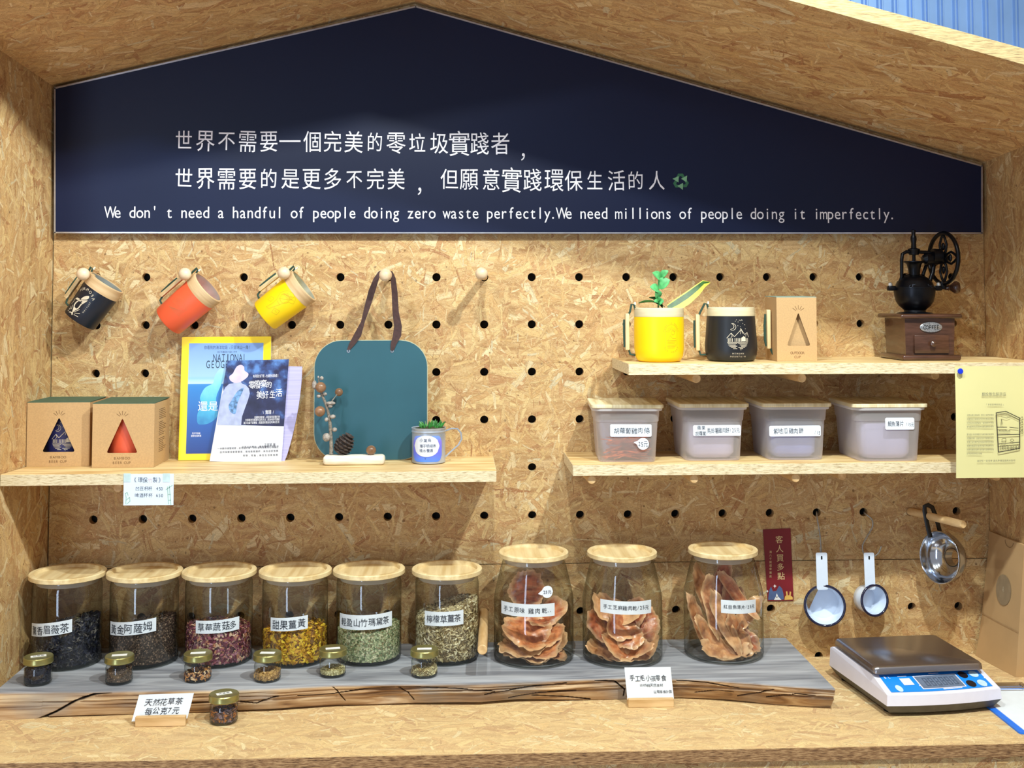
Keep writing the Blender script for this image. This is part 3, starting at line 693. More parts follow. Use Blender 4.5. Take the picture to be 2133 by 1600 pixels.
off(MB(), so2).lathe([(.0001, .0), (.040, .0), (.0425, .078), (.0001, .086)], 24, Matrix.Translation((ym.x, ym.y, zu+.0112))).build('soil', M_soil, seed)
vl = thing('variegated_leaf', 'long green and yellow variegated leaf sticking out of the yellow mug', 'plant', (ym.x+.01, ym.y-.004, zu+.098)); vo_ = Vector(vl.location)
pts = [((1392, 643), 15), ((1412, 632), 21), ((1432, 619), 21), ((1452, 603), 18), ((1466, 590), 12), ((1479, 588), 2)]
def ribbon(mb, o0, o1, dy=0):
    vs = []
    for i, ((x, y), w) in enumerate(pts):
        for o in (o0, o1):
            p = at(x+w*.35*o, y+w*.85*o, yy-.012-.008*o+dy); vs.append(tuple(p))
    n = len(vs); vs2 = [(a, b+.0007, c) for a, b, c in vs]
    fs = [(2*i, 2*i+1, 2*i+3, 2*i+2) for i in range(len(pts)-1)]
    mb.add(vs+vs2, fs+[tuple(reversed([k+n for k in f])) for f in fs])
mb = off(MB(), vo_); ribbon(mb, -.45, .15); mb.build('green_band', M_leafd, vl)
mb = off(MB(), vo_); ribbon(mb, .15, .75); ribbon(mb, -.58, -.45); mb.build('yellow_band', M_leafy, vl)
mb = off(MB(), vo_); mb.add(*leaf(sp(1385, 640), sp(1330, 632, yy-.02), .014, (0, -.3, 1), .1)); mb.build('side_leaf', M_leafd, vl)
mb = off(MB(), vo_); mb.add(*leaf(sp(1380, 642), sp(1352, 620, yy+.01), .013, (0, -.5, 1), .2)); mb.build('side_leaf', M_leafd, vl)
# ================================================================ kraft boxes
M_kraft = mat('kraft_card', 'C6A070', .75, var=.04, scale=400, bump=.05); M_kraft_in = mat('kraft_card_inside', 'B08A5C', .8)
M_greenflap = mat('dark_green_card', '3E5F4E', .6); M_ink = mat('brown_print', '7A5A38', .8); M_blackink = mat('black_ink', '1B1B20', .7); M_greenflap2 = mat('grey_green_card', '8AA093', .6)
def rtri(cx, z0, z1, hw, r=.003):
    P = [Vector((cx-hw, z0)), Vector((cx+hw, z0)), Vector((cx, z1))]; out = []
    for i in range(3):
        a, b, c = P[i-1], P[i], P[(i+1) % 3]; u = (a-b).normalized(); v = (c-b).normalized()
        for k in range(4): t = k/3; q = b+u*r*(1-t)**2*1.6+v*r*t**2*1.6; out.append((q.x, q.y))
    return out
def kraft_box(label, loc, rotz, w, h, d, tri, lines, flap, grp, side_text=0):
    t = thing('kraft_box', label, 'box', loc, rotz, grp); th = .0008
    outer = [(-w/2, 0), (w/2, 0), (w/2, h), (-w/2, h)]; hole = rtri(*tri)
    allp = outer+hole; tr = tessellate_polygon([[Vector((a, b, 0)) for a, b in outer], [Vector((a, b, 0)) for a, b in hole]])
    V = [(a, -d/2, b) for a, b in allp]+[(a, -d/2+th, b) for a, b in allp]; n = len(allp); fs = [tuple(f) for f in tr]+[tuple(i+n for i in reversed(f)) for f in tr]
    for lo, hi in ((0, 4), (4, n)):
        m = hi-lo
        for i in range(m): a, b = lo+i, lo+(i+1) % m; fs.append((a, b, b+n, a+n))
    MB().add(V, fs).build('front_panel', M_kraft, t, smooth=None)
    mb = MB(); mb.box((-w/2+th/2, th/2, h/2), (th, d-th, h)); mb.box((w/2-th/2, th/2, h/2), (th, d-th, h)); mb.box((0, d/2-th/2, h/2), (w-2*th, th, h)); mb.box((0, 0, th/2), (w-2*th, d-2*th, th)); mb.build('side_panels', M_kraft, t, smooth=None)
    MB().add([(-w/2, -d/2, h), (w/2, -d/2, h), (w/2, d/2, h+.002), (-w/2, d/2, h+.002), (-w/2, -d/2, h+.0012), (w/2, -d/2, h+.0012), (w/2, d/2, h+.0035), (-w/2, d/2, h+.0035)],
             [(0, 3, 2, 1), (4, 5, 6, 7), (0, 1, 5, 4), (1, 2, 6, 5), (2, 3, 7, 6), (3, 0, 4, 7)]).build('top_flap', flap, t, smooth=None)
    mb = MB()
    cx, z0, z1, hw = tri; 
    for a in (-.95, -.5, 0, .5, .95): 
        c, s_ = math.sin(a), math.cos(a); mb.line([(cx+c*.006, z1+s_*.006), (cx+c*.0135, z1+s_*.0135)], .0009, -d/2-.00005, .0002)
    for s, zz, x0, x1 in lines: text(mb, s, x0, x1, zz, .0068, -d/2-.0003)
    if side_text:
        Ms = Matrix.Translation((w/2+.0003, 0, 0)) @ Matrix.Rotation(PI/2, 4, 'Z')
        rr = random.Random(5)
        for k in range(side_text):
            if k % 9 == 6: continue
            mb.line([(-d*.2, h*.88-k*.0036), (-d*.2+d*rr.uniform(.25, .45), h*.88-k*.0036)], .0010, 0, .0001, Ms)
    mb.build('print', M_ink, t, smooth=None, kind='stuff')
    return t
zl_ = SH['left'][0]
GK = 'kraft cup boxes'
def frontpt(px, py, z): return atz(px, py, z)
f1 = frontpt(120, 972, zl_); f2 = frontpt(255.5, 974.5, zl_)
kraft_box('kraft box on the far left, with a dark blue cup behind its triangular window', (f1.x, f1.y+.060, zl_+.0003), 0, .1215, .1245, .118, (.001, .028, .096, .032), [('BAMBOO', .0180, -.016, .016), ('BEER CUP', .0095, -.018, .018)], M_greenflap, GK)
kraft_box('second kraft box from left, with an orange cup behind its triangular window', (f2.x, f2.y+.060, zl_+.0003), 0, .1190, .1235, .118, (-.002, .028, .096, .030), [('BAMBOO', .0180, -.018, .014), ('BEER CUP', .0095, -.020, .016)], M_greenflap, GK, 24)
cpr = [(.040, 0), (.044, .004), (.047, .02), (.046, .100), (.045, .118)]
M_pn = mat('dusk_blue_cup_coat', '2A2A5E', .45)
cup('bamboo_cup', 'dark blue cup inside the far left kraft box, seen through its window', 'cup', cpr, .093, M_pn, M_rimwood, 'cups packed inside kraft boxes', handle=False, loc=(f1.x, f1.y+.060, zl_+.0015), printer=lambda mb, P: pr_mountain(mb, lambda u, v: P(u+.002, v+.004)), mprint=M_silver)
cup('bamboo_cup', 'orange cup inside the second kraft box, seen through its window', 'cup', cpr, .093, M_o, M_rimwood, 'cups packed inside kraft boxes', handle=False, loc=(f2.x, f2.y+.060, zl_+.0015))
f3 = frontpt(1661, 753, zu)
kb = kraft_box('tall kraft box with an empty triangular window beside the black mug', (f3.x, f3.y+.044, zu+.0003), 0, .0795, .1250, .085, (.0035, .030, .096, .0235), [('OUTDOOR', .0165, -.013, .015), ('CUP', .0085, -.006, .008)], M_greenflap2, GK)
MB().box((0, -.030, .062), (.074, .001, .118)).build('inner_card', M_kraft, kb, smooth=None)
MB().box((-.0465, -.004, .062), (.008, .014, .078), .002).build('cup_handle', M_handle, kb)
MB().tube([(-.0515, -.004, .092), (-.0535, -.004, .07), (-.053, -.004, .04), (-.0500, -.004, .028)], .0025, 8).build('cord', M_cord, kb)
MB().tube([(-.044, -.006, .026), (-.040, -.008, .016), (-.0385, -.010, .012)], .0022, 8).build('cord', M_cord, kb)
# ================================================================ magazines
def frame(BL, TL, TR):
    x = (TR-TL).normalized(); z = (TL-BL); h = z.length; z = (z-x*z.dot(x)).normalized(); y = z.cross(x).normalized()
    return Matrix(((x.x, y.x, z.x, BL.x), (x.y, y.y, z.y, BL.y), (x.z, y.z, z.z, BL.z), (0, 0, 0, 1))), (TR-TL).length, h
M_yb = mat('yellow_border_print', 'FFDD00', .3, var=.02); M_paper = mat('white_paper', 'D8DCE6', .6, var=.015); M_sky = mat('sky_blue_print', '7FA8DC', .3, var=.04, scale=15)
M_page = mat('page_edges', 'E8E4D8', .8, var=.1, scale=1, stretch=(5, 900, 5)); M_inkdk = mat('dark_navy_ink', '122238', .5)
def ramp_mat(name, stops, axis=2, rough=.3, noise_=0.0, lo=0, hi=1):
    """printed picture whose ink changes along the sheet"""
    m, nt, b = nodes(name); tc = N(nt, 'ShaderNodeTexCoord'); sp_ = N(nt, 'ShaderNodeSeparateXYZ'); L(nt, tc.outputs['Object'], sp_.inputs[0])
    mr = N(nt, 'ShaderNodeMapRange'); mr.inputs[1].default_value = lo; mr.inputs[2].default_value = hi; L(nt, sp_.outputs[axis], mr.inputs[0]); f = mr.outputs[0]
    if noise_:
        nz = N(nt, 'ShaderNodeTexNoise'); nz.inputs['Scale'].default_value = 40; nz.inputs['Detail'].default_value = 4; L(nt, tc.outputs['Object'], nz.inputs['Vector'])
        a = N(nt, 'ShaderNodeMath', operation='MULTIPLY_ADD'); L(nt, nz.outputs[0], a.inputs[0]); a.inputs[1].default_value = noise_; L(nt, f, a.inputs[2]); f = a.outputs[0]
        a2 = N(nt, 'ShaderNodeMath', operation='SUBTRACT'); L(nt, f, a2.inputs[0]); a2.inputs[1].default_value = noise_/2; f = a2.outputs[0]
    cr = N(nt, 'ShaderNodeValToRGB'); e = cr.color_ramp.elements; e[0].position = stops[0][0]; e[0].color = lin(stops[0][1]); e[1].position = stops[-1][0]; e[1].color = lin(stops[-1][1])
    for p_, c_ in stops[1:-1]: k = e.new(p_); k.color = lin(c_)
    L(nt, f, cr.inputs[0]); L(nt, cr.outputs[0], b.inputs['Base Color']); b.inputs['Roughness'].default_value = rough
    return m
Mm, w, h = frame(atz(371.5, 959, zl_+.0008), at(381.5, 702, -.0095), at(567, 701, -.0095)); 
mg = thing('magazine', 'glossy yellow bordered nature magazine with a blue sea cover, leaning', 'magazine'); mg.matrix_world = Mm
MB().box((w/2, .0025, h/2), (w, .0046, h)).build('pages', M_page, mg, smooth=None)
MB().box((w/2, -.0002, h/2), (w, .0006, h)).build('cover', M_yb, mg, smooth=None)
b0, b1, v0, v1 = .082*w, .915*w, .052*h, .948*h
M_sea = ramp_mat('sea_cover_print', [(0, '1F3A86'), (.25, '2456A8'), (.60, '2F80CC'), (.625, '3E8AD0'), (.632, 'BFE0F4'), (.68, '8FC0EA'), (.70, '9DC3EC'), (1, '7C9FE0')], lo=v0, hi=v1)
MB().box(((b0+b1)/2, -.0007, (v0+v1)/2), (b1-b0, .0004, v1-v0)).build('cover_picture', M_sea, mg, smooth=None)
mb = MB(); text(mb, '你看到的海洋垃圾，只是冰山一角！', .25*w, .78*w, .912*h, .0085, -.00095); text(mb, 'OCTOBER NO.199', .40*w, .62*w, .875*h, .0052, -.00095)
for i, c in enumerate('NATIONAL'): put(mb, c, w*(.375+.048*i*(1.0)), .828*h, .0225, -.00095, .50 if c != 'I' else .8)
for i, c in enumerate('GEOGRAPHIC'): put(mb, c, w*(.300+.054*i), .775*h, .0225, -.00095, .52)
mb.build('title', M_inkdk, mg, smooth=None, kind='stuff')
mb = MB(); put(mb, '還', .255*w, .435*h, .021, -.00105); put(mb, '是', .370*w, .435*h, .021, -.00105); text(mb, '海洋守護者', .06*w+b0, .155*w+b0, .215*h, .0045, -.00105); text(mb, '塑膠危機專題', .05*w+b0, .165*w+b0, .195*h, .0045, -.00105); mb.build('headline', M_white, mg, smooth=None, kind='stuff')
bagm = ramp_mat('floating_bag_print', [(0, '2C78B4'), (.4, '4FB6DE'), (.7, '7FD0E8'), (1, 'A8D4EC')], lo=.25*h, hi=.75*h, noise_=.5)
MB().prism([(w*x, h*z) for x, z in smooth_poly(((.20, .30), (.25, .285), (.34, .30), (.42, .36), (.40, .50), (.46, .62), (.50, .72), (.44, .74), (.38, .68), (.36, .62), (.27, .58), (.22, .50), (.25, .44), (.20, .38)))], -.00092, -.0007).build('bag_picture', bagm, mg, smooth=None)
# booklet
Mb, w, h = frame(atz(436.5, 961, zl_+.0008), at(474, 751.5, -.0220), at(602, 748.5, -.0250))
# booklet foot is nearer the shelf front
BL = atz(436.5, 961.5, zl_+.0008); w = (at(586, 964, BL.y)-at(436.5, 961.5, BL.y)).length
bk = thing('booklet', 'booklet with a woman in a hat on its cover, leaning before the magazine', 'booklet'); bk.matrix_world = Mb
sh = .0  # cover tapers towards the top
def bx(u, v): return (w*(u + (.14-.0*u)*0), h*v)
def quadprism(mb, pts, y0, y1): mb.prism(pts, y0, y1)
W0 = w; Mi = Mb.inverted()
def _loc(px, py, Y): q = Mi @ at(px, py, Y); return q.x, q.z
C00 = (0, 0); C10 = _loc(586, 965, BL.y); C01 = _loc(474, 751.5, -.022); C11 = _loc(602, 748.5, -.025)
def cv(u, v): return tuple((C00[k]*(1-u)+C10[k]*u)*(1-v)+(C01[k]*(1-u)+C11[k]*u)*v for k in (0, 1))
MB().prism([cv(0, 0), cv(1, 0), cv(1, .35), cv(1, .7), cv(1, 1), cv(0, 1)], -.0004, .0002).build('cover', M_paper, bk, smooth=None)
dk = ramp_mat('foliage_print', [(.2, '1B1B34'), (.5, '2B2C50'), (.62, '3A4E86'), (.75, '5C86C8')], lo=-.1, hi=.35, noise_=1.1)
MB().prism([cv(.33, .358), cv(1, .352), cv(1, 1), cv(0, 1), cv(0, .75), cv(.05, .62)], -.0006, -.0004).build('cover_picture', dk, bk, smooth=None)
M_lav = mat('lavender_print', 'D6C8EC', .5, var=.06, scale=60); M_dress = mat('white_dress_print', 'AEB8DE', .5, var=.08, scale=80); M_bluel = mat('blue_flower_print', '6F9AD0', .5, var=.3, scale=150)
MB().prism([cv(.02, .358)]+[cv(*q) for q in ((.37, .356), (.365, .44), (.39, .52), (.42, .60), (.435, .67), (.41, .72), (.35, .755), (.30, .765), (.27, .785), (.19, .785), (.15, .77), (.09, .765), (.04, .73), (.01, .66), (.0, .55), (.01, .45))], -.0009, -.0007).build('dress_picture', M_dress, bk, smooth=None)
mb = MB(); mb.prism([cv(*q) for q in smooth_poly([(.075, .84), (.10, .80), (.18, .775), (.27, .785), (.36, .83), (.37, .865), (.33, .885), (.30, .90), (.285, .935), (.23, .955), (.17, .94), (.14, .90), (.12, .868)])], -.0011, -.0009); mb.build('hat_picture', M_lav, bk, smooth=None)
mb = MB(); mb.prism([cv(*q) for q in smooth_poly([(.18, .49), (.26, .47), (.27, .58), (.33, .72), (.24, .69), (.17, .60), (.14, .55)])], -.0012, -.0010); mb.build('flower_picture', M_bluel, bk, smooth=None)
mb = MB(); yk = -.0010
for c, u, v, s_ in (('零', .45, .755, .0175), ('廢', .54, .76, .0185), ('棄', .635, .765, .0175), ('的', .72, .755, .0145), ('美', .59, .655, .0175), ('好', .68, .655, .0165), ('生', .79, .66, .0165), ('活', .885, .675, .0175)):
    q = cv(u, v); put(mb, c, q[0], q[1], s_, yk, .8, random.uniform(-.1, .1))
q0, q1 = cv(.45, .84), cv(.86, .84); text(mb, '每月固定省下錢，也減輕地球負擔！', q0[0], q1[0], q0[1], .0068, yk)
q0, q1 = cv(.66, .485), cv(.84, .485); text(mb, '\\ 實踐 /', q0[0], q1[0], q0[1], .009, yk)
for v, u0, s in ((.435, .55, '從購物到飲食，從清潔到穿著打扮'), (.408, .42, '全面解析零廢棄生活的方法，成為地球守護者'), (.380, .40, '減少垃圾不是犧牲，而是更好更自在的美好生活')): 
    q0, q1 = cv(u0, v), cv(.93, v); text(mb, s, q0[0], q1[0], q0[1], .0052, yk)
mb.build('cover_title', M_white, bk, smooth=None, kind='stuff')
mb = MB()
for v, u0, s in ((.145, .42, '從丟垃圾開始，重新看待你的生活'), (.125, .08, '一本教你減塑減廢、自在過好每一天的實用提案與心得筆記'), (.09, .12, '自然保護協會理事長、環境教育講師、綠色店家推薦'), (.062, .45, '荒野、荒島、綠色生活家推薦')):
    q0, q1 = cv(u0, v), cv(.95, v); text(mb, s, q0[0], q1[0], q0[1], .0045, -.0008)
q0, q1 = cv(.74, .17), cv(.90, .17); text(mb, '孔家琴 著', q0[0], q1[0], q0[1], .007, -.0008)
mb.build('small_print', mat('grey_print', '5A5A6A', .7), bk, smooth=None, kind='stuff')
# fanned back pages
mb = MB(); V = []
n = 10
for i in range(n+1):
    v = i/n*.935; a = cv(.93, v); ed = cv(1, v)[0]+.004+.023*math.sin(v*2.0)**.8
    V += [(a[0], .004, a[1]), (ed, .006+.006*v, a[1]-.001), (ed, .0085+.006*v, a[1]-.001), (a[0], .0065, a[1])]
fs = []
for i in range(n):
    for k in range(4): fs.append((4*i+k, 4*i+(k+1) % 4, 4*i+4+(k+1) % 4, 4*i+4+k))
fs += [(3, 2, 1, 0), (4*n, 4*n+1, 4*n+2, 4*n+3)]
mb.add(V, fs); mb.build('back_pages', mat('lavender_page', 'B9B4E4', .6, var=.08, scale=1, stretch=(6, 6, 260)), bk, smooth=1)
# ================================================================ green board
M_teal = mat('teal_board_paint', '2A5866', .45, var=.03, scale=12); M_boardedge = mat('board_bare_edge', 'B9B79A', .6); M_strap = mat('brown_leather_strap', '4A3230', .6, var=.12, scale=150, bump=.2)
YB = -.052
gb = thing('hanging_board', 'teal green board with rounded corners hung by a brown leather strap', 'board', tuple(at(770, 957, YB))); go_ = Vector(gb.location)
def rrect(x0, z0, x1, z1, r, n=8):
    P = []
    for cx, cz, a0 in ((x1-r, z1-r, 0), (x0+r, z1-r, PI/2), (x0+r, z0+r, PI), (x1-r, z0+r, 1.5*PI)):
        for k in range(n+1): a = a0+PI/2*k/n; P.append((cx+r*math.cos(a), cz+r*math.sin(a)))
    return P
bl, tr = at(653, 956, YB), at(891, 708, YB)
rr_ = rrect(bl.x, zl_+.0006, tr.x, tr.z, .055)
off(MB(), go_).prism(rr_, YB+.0003, YB+.011).build('board', M_boardedge, gb)
off(MB(), go_).prism(rrect(bl.x+.0012, zl_+.0018, tr.x-.0012, tr.z-.0012, .054), YB-.0006, YB+.0003).build('painted_face', M_teal, gb, smooth=.4)
def ribbon3(mb, pts, ws, th=.0016):
    """flat strap along pts (Vectors), ws widths in x"""
    V = []
    for p, w_ in zip(pts, ws): V += [(p.x-w_/2, p.y, p.z), (p.x+w_/2, p.y, p.z), (p.x+w_/2, p.y+th, p.z+.0004), (p.x-w_/2, p.y+th, p.z+.0004)]
    fs = [(4*i+k, 4*i+(k+1) % 4, 4*i+4+(k+1) % 4, 4*i+4+k) for i in range(len(pts)-1) for k in range(4)]+[(3, 2, 1, 0), tuple(4*(len(pts)-1)+k for k in range(4))]
    mb.add(V, fs)
mb = off(MB(), go_)
LFT = [(726, 729, YB-.002, .006), (734, 716, YB-.004, .013), (744, 700, YB-.006, .016), (756, 670, -.066, .008), (765, 640, -.072, .012), (775, 605, -.080, .014), (784, 580, -.085, .011), (793, 566, -.088, .009), (803, 562, -.088, .009)]
RGT = [(803, 562, -.088, .009), (813, 566, -.088, .009), (819, 580, -.084, .010), (822, 610, -.076, .012), (824, 650, -.066, .013), (829, 680, -.060, .016), (827, 700, YB-.006, .017), (820, 716, YB-.004, .012), (817, 730, YB-.002, .007)]
for S_ in (LFT, RGT): ribbon3(mb, [at(a, b, c) for a, b, c, d in S_], [d for *_, d in S_])
mb.build('strap', M_strap, gb, smooth=1)
for x in (726, 817):
    p = at(x, 731, YB); off(MB(), go_).lathe([(.0018, 0), (.0035, 0), (.0035, .0012), (.0018, .0012)], 16, Matrix.Translation((p.x, YB-.0005, p.z)) @ Matrix.Rotation(PI/2, 4, 'X'), cap=False).build('eyelet', M_alu, gb)
# ================================================================ twig ornament
M_chalk = mat('chalk_white_wood', 'EDE6DA', .7, var=.06, scale=1, stretch=(20, 60, 200), hex2='D9CDB8', bump=.15); M_twig = mat('grey_twig_bark', '8C8276', .85, var=.25, scale=250, bump=.6); M_nut = mat('polished_brown_nut', '8F6A4E', .3, var=.2, scale=70); M_pod = mat('grey_seed_pod', 'A49A92', .8, var=.2, scale=200, bump=.5); M_cone = mat('dark_pine_cone', '4A3E3A', .8, var=.3, scale=160, bump=.4)
YO = -.105
p = at(736, 968, YO-.02)
orn = thing('twig_ornament', 'white wooden block with a standing twig, nuts and a pine cone', 'ornament', (p.x, YO, zl_+.0004)); oo = Vector(orn.location)
off(MB(), oo).box((p.x, YO, zl_+.0004+.0093), (.121, .034, .0186), .0070, 4).build('base', M_chalk, orn, smooth=1)
def o3(px, py, dy=0): return at(px, py, YO+dy)
off(MB(), oo).tube([o3(690, 946), o3(690, 925), o3(689, 905), o3(688, 885), o3(684, 860), o3(679, 842), o3(673, 828), o3(668, 815), o3(665, 800), o3(664, 790)], [.0042, .0036, .0034, .0032, .0029, .0028, .0026, .0024, .002, .0016], 9).build('twig', M_twig, orn)
for x, y, r in ((668, 807, .0107), (666.5, 857, .0105), (706, 817, .0082)): off(MB(), oo).sph(tuple(o3(x, y, -.006 if x < 700 else .03)), r, 20).build('nut', M_nut, orn)
off(MB(), oo).sph(tuple(at(773, 938, YO-.004)), .0100, 20, (1, 1, .95)).build('nut', M_nut, orn)
off(MB(), oo).cyl(o3(684, 845), at(705, 818, YO+.028), .0011, .0009, 6).build('twig_branch', M_twig, orn)
for x, y, r, sc_ in ((670, 788, .0040, (1, 1, 1)), (655, 802, .0070, (.7, 1, 1.3)), (677, 821, .0042, (1, 1, .8)), (664, 825, .0044, (1, 1, .9)), (689, 840, .0085, (1.1, .8, .45)), (688, 846, .0045, (1, 1, .8)), (693, 868, .0055, (1.1, 1, .8)), (680, 874, .0042, (1, 1, 1)), (697, 895, .0050, (1, 1, .9)), (680, 911, .0078, (1, .8, 1.1)), (663, 786, .0018, (1, 1, 1.6))):
    off(MB(), oo).sph(tuple(o3(x, y, -.003)), r, 14, sc_).build('seed_pod', M_pod, orn)
cc_ = at(717, 926, YO+.002); ax = Vector((.45, -.1, .75)).normalized(); q = ax.to_track_quat('Z', 'Y').to_matrix().to_4x4(); mb = off(MB(), oo)
mb.lathe([(.001, -.022), (.012, -.016), (.015, -.006), (.012, .010), (.004, .020)], 12, Matrix.Translation(cc_) @ q)
for ring in range(7):
    zz = -.017+ring*.0062; R_ = .0185*math.sin(PI*(ring+2.2)/9.6)
    for k in range(8):
        a = 2*PI*(k+.5*(ring % 2))/8
        T = Matrix.Translation(cc_) @ q @ Matrix.Rotation(a, 4, 'Z') @ Matrix.Translation((R_*.78, 0, zz)) @ Matrix.Rotation(-.35, 4, 'Y')
        mb.sph((0, 0, 0), .0075*(1-.06*ring), 8, (.9, 1.0, .32), T)
mb.build('pine_cone', M_cone, orn, smooth=1)
# ================================================================ tin mug with succulent
M_tin = mat('galvanised_tin', 'B8C0CE', .38, .45, var=.12, scale=25); 
tc_ = base_on(893, 968, zl_+.0004, .0335)
tm = thing('tin_mug', 'small tin mug with a blue and white round sticker, holding a succulent', 'mug', tc_)
R = .0335; H = .070
MB().lathe([(R-.003, 0), (R, .0015), (R, .060), (R+.0012, .0615), (R+.0012, .063), (R, .0645), (R+.0008, .068), (R+.0014, .0695), (R+.0004, H), (R-.0012, .069), (R-.0012, .02), (.001, .02)], 40, cap=False).build('body', M_tin, tm)
pts_ = [(R-.001, 0, .062), (R+.012, .0, .067), (R+.024, 0, .0665), (R+.031, 0, .058), (R+.0325, 0, .046), (R+.026, 0, .034), (R+.010, 0, .020), (R-.001, 0, .010)]
MB().tube(pts_,   .0011, 8, flat=1.6).build('handle', M_tin, tm)
def cyl_place(r): return lambda u, v: (r*math.sin(u/r), -r*math.cos(u/r), v)
def strip(mb, place, u0, u1, z0, z1, n=12, r=0, slope=0):
    V = []
    for i in range(n+1):
        u = u0+(u1-u0)*i/n; k = 0
        if r:
            e = min(u-u0, u1-u)
            if e < r: k = r-math.sqrt(max(0, r*r-(r-e)**2))
        V += [place(u, z0+k+slope*(u-u0)), place(u, z1-k+slope*(u-u0))]
    mb.add(V, [(2*i, 2*i+2, 2*i+3, 2*i+1) for i in range(n)])
M_sticker = ramp_mat('blue_violet_sticker', [(0, '4F8CF0'), (.4, '6A74EC'), (.75, '8478E8'), (1, '7A9CF0')], lo=.002, hi=.055, noise_=.35)
mb = MB(); strip(mb, cyl_place(R+.0006), -.036, .030, .005, .056, 16, .012); mb.build('sticker', M_sticker, tm, smooth=1)
mb = MB(); P = cyl_place(R+.0012); cxx, czz = -.004, .036; n = 24
rw_ = [(cxx+.028*math.cos(2*PI*k/n), czz+.021*math.sin(2*PI*k/n)) for k in range(n)]
for i in range(12):
    u0, u1 = cxx-.028+.056*i/12, cxx-.028+.056*(i+1)/12
    f_ = lambda u: .021*math.sqrt(max(0, 1-((u-cxx)/.028)**2)); mb.add([P(u0, czz-f_(u0)), P(u1, czz-f_(u1)), P(u1, czz+f_(u1)), P(u0, czz+f_(u0))], [(0, 1, 2, 3)])
mb.build('paper_label', M_paper, tm, smooth=1)
mb = MB(); P2 = cyl_place(R+.0015); text(mb, '小葉烏', -.018, .006, .0475, .0075, place=P2, jit=.05); text(mb, '種子明細表', -.018, .016, .0365, .0072, place=P2, jit=.05); text(mb, '噴水養護', -.018, .010, .0275, .0072, place=P2, jit=.05); put(mb, 'V', -.006, .012, .006, place=P2); mb.build('writing', mat('slate_ink', '4A5878', .7), tm, smooth=None, kind='stuff')
sc2 = thing('succulent', 'tiny green succulent growing in the tin mug', 'plant', (tc_[0]+.003, tc_[1], tc_[2]+.0285))
MB().lathe([(.0001, 0), (.030, 0), (.030, .040), (.0001, .043)], 20).build('soil', M_soil, sc2)
M_succ = mat('succulent_green', '3F8A3E', .35, var=.3, scale=150)
rs = random.Random(11)
for k in range(34):
    a = rs.uniform(0, 2*PI); r = rs.uniform(.002, .020); tl = rs.uniform(.2, .7)*r/.02
    b = Vector((r*math.cos(a), r*math.sin(a)*.8, .040)); t = b+Vector((math.cos(a)*.010*tl*1.6, math.sin(a)*.010*tl*1.6, rs.uniform(.010, .021)-.25*r))
    MB().tube([b, b.lerp(t, .5), t], [.0022, .0026, .0007], 6).build('leaf', M_succ, sc2, smooth=1)
# ================================================================ price card on the left shelf
def pr_card(): 
    Y = -.2018-.0012; a, b = at(257, 1053, Y), at(362, 987, Y)
    t = thing('price_card', 'white price card taped to the front of the left shelf', 'card', ((a.x+b.x)/2, Y, a.z)); o = Vector(t.location)
    off(MB(), o).box(((a.x+b.x)/2, Y, (a.z+b.z)/2), (b.x-a.x, .0006, b.z-a.z)).build('card', mat('pale_blue_card', 'DCE8FA', .6, var=.01), t, smooth=None)
    mb = off(MB(), o)
    def w_(s, x0, x1, py, size, col=None):
        p0, p1 = at(x0, py, Y), at(x1, py, Y); text(mb, s, p0.x, p1.x, p0.z, size, Y-.0005, .04)
    w_('《環保', 276, 308, 1000, .0105); w_('製》', 318, 338, 1000, .0105)
    w_('凹豆杯杯', 282, 318, 1018, .0085); w_('450', 325, 340, 1018, .0085); w_('啤酒杯杯', 281, 318, 1032, .0085); w_('650', 325, 340, 1032, .0085)
    mb.build('writing', M_inkdk, t, smooth=None, kind='stuff')
    mb = off(MB(), o); p = at(313, 1001, Y); put(mb, '竹', p.x, p.z, .009, Y-.0005); mb.build('pink_writing', mat('pink_ink', 'D8B8C8', .7), t, smooth=None)
    M_tape = mat('pale_green_tape', 'C6DDE0', .5)
    for x in (265, 347): p = at(x, 995, Y); off(MB(), o).box((p.x, Y-.0006, p.z), (.013, .0004, .016)).build('tape', M_tape, t, smooth=None)
    mb = off(MB(), o)
    for pts in (((262, 1050), (263, 1036), (261, 1028), (265, 1026), (267, 1032)), ((263, 1042), (270, 1036), (271, 1044), (264, 1050)), ((349, 1014), (351, 1050)), ((353, 1012), (356, 1052)), ((346, 1020), (352, 1016), (359, 1011)), ((350, 1030), (355, 1030)), ((351, 1042), (356, 1042))):
        mb.line([(at(x, y, Y).x, at(x, y, Y).z) for x, y in pts], .0012, Y-.0004, .0002)
    mb.build('bamboo_drawing', mat('pale_green_ink', '9CC4B4', .7), t, smooth=None, kind='stuff')
pr_card()
